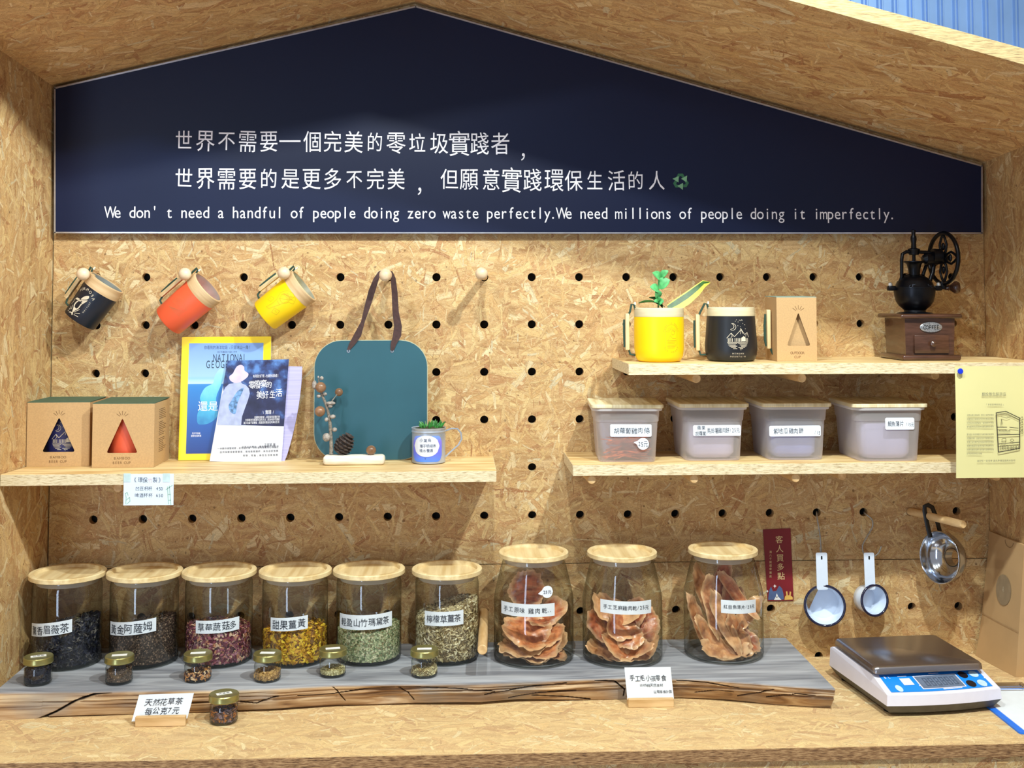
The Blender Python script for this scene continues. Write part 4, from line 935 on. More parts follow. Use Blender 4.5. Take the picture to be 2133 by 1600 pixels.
# ================================================================ coffee grinder
M_walnut = mat('dark_walnut_lacquer', '4E3226', .25, var=.12, scale=1, stretch=(25, 25, 160), hex2='3E2619', coat=.3); M_iron = mat('black_cast_iron', '11131A', .32, .6, var=.15, scale=60); M_badge = mat('silver_badge', 'A8AAB0', .35, .7, var=.2, scale=300)
fp = atz(1940, 752, zu); YG = fp.y
gd = thing('coffee_grinder', 'antique coffee grinder with black iron wheel on a dark walnut drawer box', 'grinder'); 
gx = at(1938, 752, YG).x+.006; gd.location = (gx, YG+.068, zu+.0004)
def gm(): return MB()
def GP(px, py, dy=0): 
    p = at(px, py, YG+.068+dy); return Vector((p.x-gx, dy, p.z-zu-.0004))
MB().box((0, 0, .0055), (.118, .128, .011), .004, 3).build('base_plate', M_walnut, gd)
w0, w1, d0, d1 = .0485, .0505, .052, .054
mb = MB(); mb.add([(-w0, -d0, .011), (w0, -d0, .011), (w0, d0, .011), (-w0, d0, .011), (-w1, -d1, .083), (w1, -d1, .083), (w1, d1, .083), (-w1, d1, .083)], [(3, 2, 1, 0), (4, 5, 6, 7), (0, 1, 5, 4), (1, 2, 6, 5), (2, 3, 7, 6), (3, 0, 4, 7)]); mb.build('box', M_walnut, gd, smooth=None)
MB()  .box((0, 0, .0875), (.125, .130, .009), .004, 3).build('top_plate', M_walnut, gd)
dr = MB().box((.002, -d0-.003, .032), (.070, .006, .037), .0022, 2).build('drawer', M_walnut, gd)
MB().lathe([(.0045, 0), (.003, .003), (.0058, .006), (.0058, .009), (.002, .0115), (.0001, .012)], 16, Matrix.Translation((.002, -d0-.006, .033)) @ Matrix.Rotation(PI/2, 4, 'X')).build('knob', M_walnut, dr)
MB().lathe([(.0001, 0), (.022, 0), (.0225, .0012), (.021, .002), (.0001, .0018)], 32, Matrix.Translation((.002, -d1-.0002, .0655)) @ Matrix.Rotation(PI/2, 4, 'X') @ Matrix.Diagonal((1, .46, 1, 1))).build('badge', M_badge, gd)
mb = MB(); text(mb, 'COFFEE', -.014, .018, .0655, .0115, -d1-.0024); mb.build('badge_lettering', M_black, gd, smooth=None, kind='stuff')
bc = -.008
Tb = Matrix.Translation((bc, 0, 0))
MB(Tb).lathe([(.036, .092), (.034, .0940), (.0215, .0955), (.0210, .099), (.0245, .1025), (.0310, .108), (.0365, .1165), (.0395, .128), (.0405, .136), (.0405, .1425)], 40).build('bowl', M_iron, gd, smooth=.8)
MB(Tb).lathe([(.0415, .1425), (.0415, .1455), (.038, .148), (.034, .157), (.024, .166), (.014, .170), (.0001, .171)], 40).build('dome', M_iron, gd, smooth=.8)
mb = MB()
arc_text(mb, lambda u, v: (bc+(.0385-(v-.148)*.75)*math.sin(u/.036), -(.0385-(v-.148)*.75)*math.cos(u/.036)-.0006, v), 'CAFE MILL', 0, .133, .025, .024, PI*.85, PI*.15, .0085); mb.build('dome_lettering', mat('worn_silver_relief', '5E6A80', .3, .7), gd, smooth=None, kind='stuff')
for s_ in (-1, 1):
    MB(Tb).box((s_*.0475, 0, .1435), (.017, .014, .010), .003, 2).build('clamp_ear', M_iron, gd)
    MB(Tb).lathe([(.0042, .1485), (.0046, .150), (.0038, .154), (.0001, .156)], 14, Matrix.Translation((s_*.050, 0, 0))).build('clamp_nut', mat('bright_nut', 'D8D4CE', .3, .5), gd)
mb = MB(Tb)
mb.tube([(-.030, 0, .155), (-.026, 0, .166), (-.0255, 0, .200), (-.0235, 0, .213), (-.016, 0, .2175), (.000, 0, .2175), (.030, 0, .2165), (.045, .002, .2125), (.052, .004, .200)], .0036, 10)
mb.tube([(-.033, 0, .150), (-.020, 0, .1665), (0, 0, .172), (.020, 0, .1665), (.033, 0, .150)], .0034, 8)
mb.tube([(.018, 0, .170), (.026, .004, .188), (.032, .006, .197)], .0036, 8); mb.tube([(.032, 0, .158), (.040, .003, .176), (.044, .006, .195)], .0045, 8)
mb.build('frame', M_iron, gd, smooth=.9)
MB(Tb).lathe([(.0110, .1700), (.0118, .182), (.0150, .193), (.0205, .1965), (.0205, .1985), (.0145, .1985), (.012, .186)], 28).build('hopper', M_iron, gd, smooth=.8)
MB(Tb).lathe([(.0034, .182), (.0034, .2105), (.0095, .2115), (.0105, .214), (.0105, .219), (.0120, .2205), (.0120, .2235), (.0055, .2255), (.0048, .235), (.0062, .243), (.0058, .248), (.0038, .252), (.0042, .259), (.0046, .262), (.0001, .2635)], 20).build('spindle', M_iron, gd, smooth=.8)
mb = MB(); mb.cyl((.016, 0, .203), (.052, .002, .203), .0125, .0105, 20); mb.cyl((.030, 0, .209), (.048, 0, .209), .0150, .0150, 24); mb.cyl((.010, 0, .2015), (.018, 0, .203), .007, .0125, 16); mb.build('gear_housing', M_iron, gd, smooth=.8)
wc = Vector((.054, .002, .2045)); nn = Vector((.985, .17, 0)).normalized(); tt = Vector((-.17, .985, 0)).normalized(); RW = .0515
def wp(a, r, o=0): return wc+Vector((0, 0, 1))*(r*math.cos(a))+tt*(r*math.sin(a))+nn*o
mb = MB(); ring = [wp(2*PI*k/40, RW) for k in range(41)]; mb.tube(ring, .0042, 10, cap=False); mb.build('wheel_rim', M_iron, gd, smooth=1)
for k in range(4):
    a = k*PI/2
    mb = MB(); 
    for s_ in (-1, 1): mb.tube([wp(a, .006), wp(a+s_*.55, .016), wp(a+s_*.42, .030), wp(a+s_*.18, .040), wp(a, RW-.002)], [.0032, .0028, .0026, .0026, .0030], 8)
    mb.sph(tuple(wp(a, .024)), .0062, 12, (.6, .9, 1.3)); mb.build('wheel_spoke', M_iron, gd, smooth=1)
MB().cyl(wc-nn*.010, wc+nn*.008, .0088, .0075, 18).build('wheel_hub', M_iron, gd)
kp = wp(PI*.97, RW+.006); mb = MB(); mb.tube([wp(PI*.97, RW-.004), kp, kp+Vector((0, 0, -.006))], [.006, .0085, .0080], 12); mb.build('crank_boss', M_iron, gd, smooth=1)
kd = Vector((.96, -.28, .03)).normalized()
MB().lathe([(.0050, 0), (.0050, .006), (.0062, .008), (.0052, .010), (.0085, .014), (.0125, .019), (.0128, .024), (.0100, .029), (.0001, .031)], 24, Matrix.Translation(kp+Vector((0, 0, -.003))) @ kd.to_track_quat('Z', 'Y').to_matrix().to_4x4() @ Matrix.Translation((0, 0, .004))).build('crank_knob', M_walnut, gd, smooth=.9)
# ================================================================ plastic tubs
def milky(name, col, a=.5, rough=.35, tint='F0EEF6'):
    m = bpy.data.materials.new(name); m.use_nodes = True; nt = m.node_tree; nt.nodes.clear()
    out = N(nt, 'ShaderNodeOutputMaterial'); tr = N(nt, 'ShaderNodeBsdfTransparent'); tr.inputs[0].default_value = lin(tint)
    pr = N(nt, 'ShaderNodeBsdfPrincipled'); pr.inputs['Base Color'].default_value = lin(col); pr.inputs['Roughness'].default_value = rough
    tl = N(nt, 'ShaderNodeBsdfTranslucent'); tl.inputs[0].default_value = lin(col); m1 = N(nt, 'ShaderNodeMixShader'); m1.inputs[0].default_value = .4; L(nt, pr.outputs[0], m1.inputs[1]); L(nt, tl.outputs[0], m1.inputs[2])
    mx = N(nt, 'ShaderNodeMixShader'); lw = N(nt, 'ShaderNodeLayerWeight'); lw.inputs[0].default_value = .35
    ma = N(nt, 'ShaderNodeMath', operation='MULTIPLY_ADD', use_clamp=True); L(nt, lw.outputs['Facing'], ma.inputs[0]); ma.inputs[1].default_value = .35; ma.inputs[2].default_value = a
    L(nt, ma.outputs[0], mx.inputs[0]); L(nt, tr.outputs[0], mx.inputs[1]); L(nt, m1.outputs[0], mx.inputs[2]); L(nt, mx.outputs[0], out.inputs[0])
    return m
M_milk = milky('translucent_plastic', 'F8F4F4', .34); M_milk2 = milky('milky_plastic_rim', 'F4F2F6', .75); M_lid = mat('laminated_lid_wood', 'E9DFBF', .45, var=.1, scale=1, stretch=(110, 8, 8), hex2='CDBB8E')
M_label = mat('white_label', 'E6ECF8', .55, var=.015); M_pen = mat('pen_ink', '1C2430', .6)
def loop(w, d, r, z, n=6):
    P = []
    for cx, cy, a0 in ((w/2-r, d/2-r, 0), (-w/2+r, d/2-r, PI/2), (-w/2+r, -d/2+r, PI), (w/2-r, -d/2+r, 1.5*PI)):
        for k in range(n+1): a = a0+PI/2*k/n; P.append((cx+r*math.cos(a), cy+r*math.sin(a), z))
    return P
def loft(mb, loops, cap0=True, cap1=True, M=None):
    n = len(loops[0]); V = [p for l in loops for p in l]; fs = [(j*n+i, j*n+(i+1) % n, (j+1)*n+(i+1) % n, (j+1)*n+i) for j in range(len(loops)-1) for i in range(n)]
    if cap0: fs.append(tuple(range(n-1, -1, -1)))
    if cap1: fs.append(tuple((len(loops)-1)*n+i for i in range(n)))
    return mb.add(V, fs, M)
zo = SH['low'][0]
GT = 'plastic tubs on the lower right shelf'
def tub(label, px, py, rot=0, w=1.0, lid_dx=0, content=None, lab=None):
    p = atz(px, py, zo); t = thing('plastic_tub', label, 'tub', (p.x, p.y+.0715, zo+.0004), rot, GT); D = .143
    W = .118*w
    mb = MB(); loft(mb, [loop(W*.84, D*.93, .014, 0), loop(W*.87, D*.96, .016, .003), loop(W*.945, D*1.0, .017, .078), loop(W*.975, D*1.015, .018, .0785), loop(W, D*1.03, .018, .100)], True, False)
    mb.build('body', M_milk, t, smooth=.8)
    mb = MB(); loft(mb, [loop(W, D*1.03, .018, .0995), loop(W+.010, D*1.03+.010, .021, .1000), loop(W+.011, D*1.03+.011, .021, .1045), loop(W+.004, D*1.03+.004, .019, .1050)], False, False); mb.build('rim', M_milk2, t, smooth=.5)
    mb = MB(); loft(mb, [loop(W+.012, D*1.03+.012, .012, .1052), loop(W+.014, D*1.03+.014, .012, .1065), loop(W+.014, D*1.03+.014, .012, .1115), loop(W+.012, D*1.03+.012, .011, .1125)]); mb.build('lid', M_lid, t, smooth=.5)
    return t
def face_y(z, D=.143): return -D/2*(.96+.04*z/.078)-.0006
def tub_label(t, x0, x1, z0, z1, lines, tilt=0, extra=None):
    Y = -.0730; M = Matrix.Rotation(tilt, 4, 'Y')
    mb = MB(M); mb.prism(rrect(x0, z0, x1, z1, .003, 4), Y-.0004, Y+.0001); mb.build('label', M_label, t, smooth=None)
    mb = MB(M)
    for s, a, b, z, sz in lines: text(mb, s, a, b, z, sz, Y-.0007, .06)
    if extra: extra(mb, Y)
    mb.build('label_writing', M_pen, t, smooth=None, kind='stuff')
t1 = tub('leftmost plastic tub, with orange jerky sticks inside and a 25 sticker', 1312, 963.5, -.06, 1.09)
def sticker(t, x, z, r, s, tailx):
    mb = MB(); Y = -.0735; P = [(x+r*math.cos(a), z+r*math.sin(a)) for a in [2*PI*k/24 for k in range(24)]]; mb.prism(P, Y-.0006, Y); mb.prism([(x+tailx, z+.003), (x-r*.5, z-r*.5), (x-r*.5, z+r*.7)], Y-.0005, Y); mb.build('sticker', M_label, t, smooth=None)
    mb = MB(); text(mb, s, x-r*.8, x+r*.8, z, r*1.1, Y-.0009, .05); mb.build('sticker_writing', M_pen, t, smooth=None, kind='stuff')
tub_label(t1, -.034, .047, .050, .074, [('胡蘿蔔雞肉條', -.028, .043, .0615, .0125)]); sticker(t1, .030, .036, .0115, '25元', -.018)
t2 = tub('second plastic tub from left, labelled up to its right edge', 1488, 960.5, 0, 1.07)
tub_label(t2, -.042, .053, .049, .070, [('蘋果', -.034, -.018, .065, .0095), ('胡蘿蔔', -.038, -.016, .054, .009), ('馬鈴薯雞肉餅/25元', -.014, .051, .0595, .0115)])
t3 = tub('third plastic tub from left, with a blue grey pouch filling it', 1661, 959, 0, 1.07)
tub_label(t3, -.056, .047, .047, .068, [('紫地瓜雞肉餅', -.048, .012, .058, .0125), ('/15', .034, .046, .054, .010)])
t4 = tub('rightmost plastic tub, with a small label at its upper right', 1855, 961.5, 0, 1.16)
tub_label(t4, -.010, .048, .062, .085, [('鯛魚薄片', -.006, .027, .0735, .0115), ('/15元', .030, .047, .072, .009)])
M_pouch = mat('blue_grey_pouch', '9CA8DC', .4, var=.1, scale=12); M_pouch2 = mat('grey_violet_pouch', 'CCC8DE', .45, var=.08, scale=12)
GP_ = 'food pouches inside the plastic tubs'
for t, lab, z, m_, s_ in ((t1, 'slate blue pouch behind the orange sticks in the leftmost tub', .080, M_pouch2, .75), (t2, 'grey violet pouch in the second tub from left', .076, M_pouch2, .88), (t3, 'blue grey pouch in the third tub from left', .072, M_pouch, .86), (t4, 'grey violet pouch in the rightmost tub', .080, M_pouch2, .86)):
    mb = MB(); k = 1.1 if t is t4 else 1
    if t is t1: loft(mb, [loop(.080, .050, .010, 0), loop(.094, .058, .012, .040), loop(.098, .020, .006, z-.012)], M=Matrix.Translation((0, .038, 0)))
    else: loft(mb, [loop(.084*s_*k, .112*s_, .014, 0), loop(.102*s_*k, .130*s_, .016, .010), loop(.105*s_*k, .134*s_, .016, z-.012), loop(.100*s_*k, .06, .010, z)])
    o = mb.build('food_pouch', m_, None, smooth=.9); o.location = Vector(t.location)+Vector((0, 0, .0035)); o.rotation_euler = t.rotation_euler; tag(o, lab, 'pouch', GP_)
M_stick = mat('orange_jerky', 'E8702E', .4, var=.3, scale=90, bump=.5)
rs = random.Random(4)
mb = MB()
for k in range(46):
    a = rs.uniform(-.35, .35); L_ = rs.uniform(.05, .082); x = rs.uniform(-.012, .012); y = rs.uniform(-.058, -.004); z = .004+rs.random()**1.3*.040; dz = math.sin(a)*L_/2
    A = Vector((x-L_/2, y, max(.004, z-dz))); B_ = Vector((x+L_/2, y+rs.uniform(-.006, .006), max(.004, z+dz))); Cc = A.lerp(B_, .5)+Vector((0, 0, rs.uniform(-.003, .004)))
    mb.tube([A, Cc, B_], [.0020, .0028, .0018], 6, flat=.6)
js = mb.build('jerky_sticks', M_stick, None, smooth=1); js.location = t1.location; js.rotation_euler = t1.rotation_euler; tag(js, 'heap of thin orange carrot jerky sticks in the leftmost tub', 'jerky', kind='stuff')
# ================================================================ yellow notice
M_ynote = mat('pale_yellow_paper', 'DDD69A', .7, var=.015, scale=6); M_grey = mat('grey_ink', '6A6A5E', .8); M_drk = mat('dark_drawing_ink', '2E2C2A', .7); M_pin = mat('blue_pin', '1438D8', .25, var=.02)
YN = -.2358
a, b = at(1990, 996, YN), at(1988, 763, YN)
nt_ = thing('notice', 'pale yellow notice with a house drawing pinned at the right shelf ends', 'notice', (a.x+.074, YN, a.z)); no = Vector(nt_.location)
xn, zt_, zb_ = (a.x+b.x)/2, b.z, a.z
mb = off(MB(), no); V = []
for i in range(9):
    u = i/8; 
    for j in range(9): 
        v = j/8; V.append((xn+.148*u+.002*v*(1-u), YN-.004*math.sin(PI*(1-v)*.9)*(.4+.6*abs(u-.5)), zb_+(zt_-zb_)*v))
fs = [(i*9+j, (i+1)*9+j, (i+1)*9+j+1, i*9+j+1) for i in range(8) for j in range(8)]
mb.add(V, fs); mb.add([(x, y+.0003, z) for x, y, z in V], [tuple(reversed(f)) for f in fs]); mb.build('sheet', M_ynote, nt_, smooth=1)
mb = off(MB(), no); YP = YN-.0058
def nl(s, x0, x1, py, size, mb_=None): p0, p1 = at(x0, py, YP), at(x1, py, YP); text(mb_ or mb, s, p0.x, p1.x, p0.z, size, YP)
nl('翻投無包裝商店', 2045, 2096, 821, .0066); nl('「享受買裸裝商品」', 2053, 2092, 843, .0040)
rs = random.Random(8); hz = '我們希望你能在這裡找到生活的另一種可能減少包裝帶自己的容器來買需要的量讓環境更好不浪費'
for py in (865, 873, 881, 889, 905, 913, 921, 929, 937, 945): nl(''.join(rs.choice(hz) for _ in range(17)), 2014, 2070 if py != 945 else 2046, py, .0037)
nl('這好吃一定很棒 請先準備容器再來裝吧', 2035, 2115, 960, .0043); mb.build('printed_text', M_grey, nt_, smooth=None, kind='stuff')
mb = off(MB(), no)
def nd(pts, w=.0011): mb.line([(at(x, y, YP).x, at(x, y, YP).z) for x, y in pts], w, YP-.0001, .0002)
nd([(2075, 860), (2095, 857), (2124, 871), (2124, 934), (2080, 942), (2075, 860)], .0015); nd([(2076, 863), (2095, 860), (2122, 874)], .0007); nd([(2079, 906), (2124, 905)], .0013); nd([(2078, 890), (2097, 890)]); nd([(2103, 890), (2121, 892)]); nd([(2080, 925), (2124, 921)])
for k in range(7): x = 2084+k*5.6; nd([(x, 928), (x, 937)], .0006); nd([(x, 928), (x+3.5, 927.5), (x+3.5, 936)], .0006)
nd([(2087, 914), (2087, 921), (2095, 921), (2095, 913), (2087, 914)], .0006); nd([(2104, 917), (2108, 914), (2112, 917), (2108, 920), (2104, 917)], .0006); nd([(2085, 868), (2097, 871), (2104, 868)], .0006); nd([(2085, 885), (2086, 873), (2088, 884)], .0006)
for k in range(8): nd([(2081+k*3, 899), (2082+k*3, 896), (2083+k*3, 899)], .0005)
for y in (872, 882, 892, 900): nd([(2125, y), (2129, y-4), (2131, y+2), (2127, y+4)], .0006)
mb.build('house_drawing', M_drk, nt_, smooth=None, kind='stuff')
for x, lb in ((1997, 'blue pin at the top left corner of the yellow notice'), (2137, 'blue pin at the top right corner of the yellow notice, partly out of frame')):
    p = at(x, 773, YN); o = MB().lathe([(.0006, -.006), (.0006, 0), (.0052, .0002), (.0056, .002), (.0045, .0038), (.0001, .0042)], 20, Matrix.Rotation(PI/2, 4, 'X')).build('push_pin', M_pin); o.location = (p.x, YN-.0058, p.z); tag(o, lb, 'pin', 'blue push pins')
# ================================================================ red banner
M_red = mat('dark_red_card', '7A1420', .45, var=.03, scale=20); M_gold = mat('pale_gold_print', 'E8CF98', .5); M_catblue = mat('slate_blue_print', '4F6390', .6); M_bun = mat('sand_print', 'E2B45C', .6); M_wp = mat('white_print_small', 'F2F0F0', .6)
rb = thing('greeting_banner', 'narrow dark red banner with gold characters taped to the pegboard', 'banner', tuple(at(1625, 1252, -.002))); ro = Vector(rb.location); YR = -.0015
P4 = [at(x, y, YR) for x, y in ((1599, 1252), (1653, 1251), (1646.5, 1100.5), (1589, 1103))]
off(MB(), ro).prism([(p.x, p.z) for p in P4], YR-.0006, YR).build('card', M_red, rb, smooth=None)
mb = off(MB(), ro); YQ = YR-.0009
for c, x, y in zip('客人買多點', (1623, 1624, 1625, 1626, 1627), (1124, 1143, 1162, 1181, 1200)): p = at(x, y, YQ); put(mb, c, p.x, p.z, .0165, YQ, 1, .02)
for c, y in zip('滿八千就送金寶貝', (1150, 1157, 1164, 1171, 1178, 1185, 1193, 1201)): p = at(1605, y, YQ); put(mb, c, p.x, p.z, .0055, YQ)
mb.build('gold_writing', M_gold, rb, smooth=None, kind='stuff')
def flat(name, polys, m_, y, par=rb, o=ro):
    mb = off(MB(), o)
    for poly in polys: mb.prism([(at(a, b, y).x, at(a, b, y).z) for a, b in poly], y-.0001, y)
    mb.build(name, m_, par, smooth=None)
flat('dog_drawing', [[(1600, 1250), (1601, 1238), (1603, 1228), (1606, 1222), (1610, 1232), (1617, 1231), (1623, 1220), (1629, 1226), (1632, 1238), (1633, 1249)]], M_catblue, YQ)
flat('muzzle_drawing', [[(1612, 1250), (1616, 1243), (1618, 1236), (1621, 1243), (1628, 1250)]], M_wp, YQ-.0002)
flat('rabbit_drawing', [[(1634, 1250), (1635, 1243), (1638, 1240), (1637, 1232), (1640, 1232), (1641, 1240), (1644, 1240), (1645, 1232), (1648, 1233), (1647, 1241), (1651, 1244), (1651.5, 1249)]], M_bun, YQ)
flat('nose_drawing', [[(1616.5, 1243), (1620, 1243), (1618.5, 1246)]], M_black, YQ-.0004)
flat('sparkle_drawing', [[(1614, 1217), (1615, 1220), (1618, 1221), (1615, 1222), (1614, 1226), (1613, 1222), (1610, 1221), (1613, 1220)], [(1598.5, 1229), (1599.5, 1231), (1601, 1231.5), (1599.5, 1232), (1598.5, 1235), (1597.5, 1232), (1596, 1231.5), (1597.5, 1231)]], M_wp, YQ)
# ================================================================ hooks, enamel cups, funnel
M_hook = mat('steel_wire', 'A8A49C', .35, .5); M_enam = mat('white_enamel', 'DCE8FA', .15, var=.01, coat=.5); M_enav = mat('navy_enamel_rim', '0E1436', .12, coat=.6)
def hook(lab, pts):
    o = Vector(at(*pts[0])); mb = off(MB(), o); P = [at(*p) for p in pts]; Q = []
    for i in range(len(P)-1):
        p0, p1, p2, p3 = P[max(0, i-1)], P[i], P[i+1], P[min(len(P)-1, i+2)]
        for k in range(6):
            t = k/6; Q.append(.5*((2*p1)+(p2-p0)*t+(2*p0-5*p1+4*p2-p3)*t*t+(3*p1-p0-3*p2+p3)*t**3))
    Q.append(P[-1]); mb.tube(Q, .0016, 8); h = mb.build('wire_hook', M_hook, None, smooth=1); h.location = o; tag(h, lab, 'hook', 'wire hooks in peg holes')
hook('nearly straight steel wire hook carrying the larger enamel cup', [(1701, 1066, .012), (1701, 1069, -.004), (1703, 1085, -.012), (1708, 1115, -.016), (1711, 1150, -.018), (1713, 1162, -.022), (1712.5, 1168, -.030), (1711, 1160, -.036), (1708, 1140, -.038)])
hook('S shaped steel wire hook carrying the smaller enamel cup', [(1800, 1067, .012), (1802, 1070, -.004), (1816, 1082, -.012), (1817, 1098, -.014), (1806, 1118, -.014), (1797, 1135, -.014), (1798, 1150, -.015), (1806, 1163, -.020), (1816, 1161, -.030), (1829, 1153, -.034), (1836, 1138, -.036)])
def ladle(lab, hx, hy0, hy1, hw, c, r, depth, yaw, ypr):
    """handle plate from (hx,hy0) to the cup; c pixel of rim centre; r rim radius; yaw turns the mouth sideways"""
    C_ = at(c[0], c[1], ypr); t = thing('enamel_cup', lab, 'cup', tuple(C_), group='white enamel measuring cups with navy rims')
    ax = Vector((math.sin(yaw), -math.cos(yaw), .10)).normalized(); q = ax.to_track_quat('Z', 'Y').to_matrix().to_4x4()
    MB().lathe([(.0001, -depth), (r*.80, -depth), (r*.90, -depth*.93), (r*.96, -depth*.5), (r, -.0005), (r-.0015, -.0005), (r*.96-.002, -depth*.5), (r*.88-.002, -depth*.9), (r*.78, -depth+.002), (.0001, -depth+.0022)], 44, q, cap=False).build('bowl', M_enam, t, smooth=.9)
    n = 44; mb = MB(); mb.tube([q @ Vector((r*math.cos(2*PI*k/n), r*math.sin(2*PI*k/n), 0)) for k in range(n+1)], .0026, 10, cap=False); mb.build('rim', M_enav, t, smooth=1)
    A = at(hx[0], hy0, ypr+.0)-C_; B_ = at(hx[1], hy1, ypr)-C_; A.y = .004; B_.y = .003; d = (B_-A).normalized(); s_ = Vector((0, 1, 0)).cross(d).normalized()
    w_ = hw; V = []
    M = Matrix(((s_.x, 0, -d.x, A.x), (s_.y, 1, -d.y, A.y), (s_.z, 0, -d.z, A.z), (0, 0, 0, 1))); Ln = (B_-A).length+.004
    mb = MB(M); mb.prism(rrect(-w_/2, -Ln, w_/2, 0, .0035, 4), -.0012, .0008); mb.build('handle', M_enam, t, smooth=.5)
    mb = MB(M); mb.prism(rrect(-.0016, -.014, .0016, -.0065, .0015, 3), -.0016, -.0011); mb.build('hanging_slot', M_black, t, smooth=None)
ladle('larger white enamel cup facing forward, hanging from the straight hook', (1712, 1714), 1152, 1225, .0235, (1718, 1262), .0400, .045, -.20, -.046)
ladle('smaller white enamel cup turned to the right, hanging from the S hook', (1811, 1813.5), 1152, 1225, .0215, (1822, 1251), .0305, .038, .24, -.044)
# dowel of the funnel
p0 = Vector((1.7, .004, ZO-.0992*5)); p1 = at(2007, 1093, -.16)
o = MB().lathe([(.0078, 0), (.0078, (p1-p0).length-.002), (.0066, (p1-p0).length)], 20, (p1-p0).to_track_quat('Z', 'Y').to_matrix().to_4x4()).build('dowel', M_dowel); o.location = p0; tag(o, 'slanting wooden dowel from which the steel funnel hangs', 'dowel')
M_chrome = mat('polished_steel', 'C8CCD4', .12, 1, var=.04, scale=10)
fc = at(1957, 1161, -.085); fn = thing('steel_funnel', 'polished steel funnel hanging by a black strap from the slanting dowel', 'funnel', tuple(fc))
ax = Vector((-.92, -.39, .10)).normalized(); q = ax.to_track_quat('Z', 'Y').to_matrix().to_4x4()
MB(q).lathe([(.0515, .002), (.0520, 0), (.0500, -.003), (.0485, -.016), (.0400, -.030), (.0220, -.036), (.0190, -.036), (.0185, -.037), (.0225, -.0375), (.0405, -.0320), (.0495, -.017), (.0510, -.003)], 48, cap=False).build('bowl', M_chrome, fn, smooth=.9)
MB(q).lathe([(.0188, -.034), (.0180, -.052), (.0170, -.052), (.0178, -.034)], 36, cap=False).build('spout', M_chrome, fn, smooth=.9)
mb = MB(); mb.tube([q @ Vector((.0515*math.cos(2*PI*k/48), .0515*math.sin(2*PI*k/48), .001)) for k in range(49)], .0014, 8, cap=False); mb.build('rolled_rim', M_chrome, fn, smooth=1)
M_strapb = mat('black_rubber_strap', '121112', .4)
mb = off(MB(), fc); mb.tube([at(1938, 1120, -.070), at(1932, 1095, -.062), at(1926, 1065, -.058), at(1926, 1055, -.058), at(1933, 1052, -.058), at(1942, 1057, -.056), at(1949, 1075, -.054), at(1958, 1108, -.052), at(1962, 1118, -.050)], .0048, 8, flat=.35); mb.build('strap', M_strapb, fn, smooth=1)
off(MB(), fc).cyl(at(1954, 1212, -.055), at(1960, 1231, -.050), .0024, .0020, 10).build('prong', M_chrome, fn)
tg = off(MB(), Vector(at(2001, 1178, -.03))); tg.tube([at(2001, 1172, -.030), at(1998, 1184, -.032), at(2003, 1200, -.03), at(2012, 1218, -.03)], [.0016, .0012, .0008, .0007], 6); o = tg.build('tag_string', mat('tan_string', 'B89468', .8), None, smooth=1); o.location = at(2001, 1178, -.03); tag(o, 'thin frayed tan string hanging behind the steel funnel', 'string')
# ================================================================ driftwood slab
M_slab = None
def slab_mat():
    m, nt, b = nodes('weathered_driftwood'); tc = N(nt, 'ShaderNodeTexCoord')
    mp = N(nt, 'ShaderNodeMapping'); mp.inputs['Scale'].default_value = (5, 45, 75); L(nt, tc.outputs['Object'], mp.inputs[0])
    nz = N(nt, 'ShaderNodeTexNoise'); nz.inputs['Scale'].default_value = 1; nz.inputs['Detail'].default_value = 8; nz.inputs['Distortion'].default_value = .9; L(nt, mp.outputs[0], nz.inputs['Vector'])
    top = N(nt, 'ShaderNodeValToRGB'); e = top.color_ramp.elements; e[0].position = .3; e[0].color = lin('6C6E76'); e[1].position = .68; e[1].color = lin('ABADB3'); L(nt, nz.outputs[0], top.inputs[0])
    sd = N(nt, 'ShaderNodeValToRGB'); e = sd.color_ramp.elements; e[0].position = .30; e[0].color = lin('6B4A30'); e[1].position = .66; e[1].color = lin('CDAF88'); k = e.new(.48); k.color = lin('A58058'); L(nt, nz.outputs[0], sd.inputs[0])
    n2 = N(nt, 'ShaderNodeTexNoise'); n2.inputs['Scale'].default_value = 7; n2.inputs['Detail'].default_value = 3; L(nt, tc.outputs['Object'], n2.inputs['Vector'])
    gy = N(nt, 'ShaderNodeMix', data_type='RGBA'); mr = N(nt, 'ShaderNodeMapRange'); mr.inputs[1].default_value = .5; mr.inputs[2].default_value = .7; mr.inputs[4].default_value = .7; L(nt, n2.outputs[0], mr.inputs[0]); L(nt, mr.outputs[0], gy.inputs[0]); L(nt, sd.outputs[0], gy.inputs[6]); gy.inputs[7].default_value = lin('8F8880')
    at_ = N(nt, 'ShaderNodeAttribute', attribute_name='side'); mx = N(nt, 'ShaderNodeMix', data_type='RGBA'); L(nt, at_.outputs['Fac'], mx.inputs[0]); L(nt, top.outputs[0], mx.inputs[6]); L(nt, gy.outputs[2], mx.inputs[7])
    ck = N(nt, 'ShaderNodeMapRange'); ck.inputs[1].default_value = 1.15; ck.inputs[2].default_value = 1.6; L(nt, at_.outputs['Fac'], ck.inputs[0]); m3 = N(nt, 'ShaderNodeMix', data_type='RGBA'); L(nt, ck.outputs[0], m3.inputs[0]); L(nt, mx.outputs[2], m3.inputs[6]); m3.inputs[7].default_value = lin('2E1E12')
    L(nt, m3.outputs[2], b.inputs['Base Color']); b.inputs['Roughness'].default_value = .75
    bp = N(nt, 'ShaderNodeBump'); bp.inputs['Strength'].default_value = .5; bp.inputs['Distance'].default_value = .003; L(nt, nz.outputs[0], bp.inputs['Height']); L(nt, bp.outputs[0], b.inputs['Normal'])
    return m
M_slab = slab_mat()
def interp(Lp, x):
    if x <= Lp[0][0]: return Lp[0][1]
    for (a, b_), (c, d_) in zip(Lp[:-1], Lp[1:]):
        if x <= c: return b_+(d_-b_)*(x-a)/(c-a)
    return Lp[-1][1]
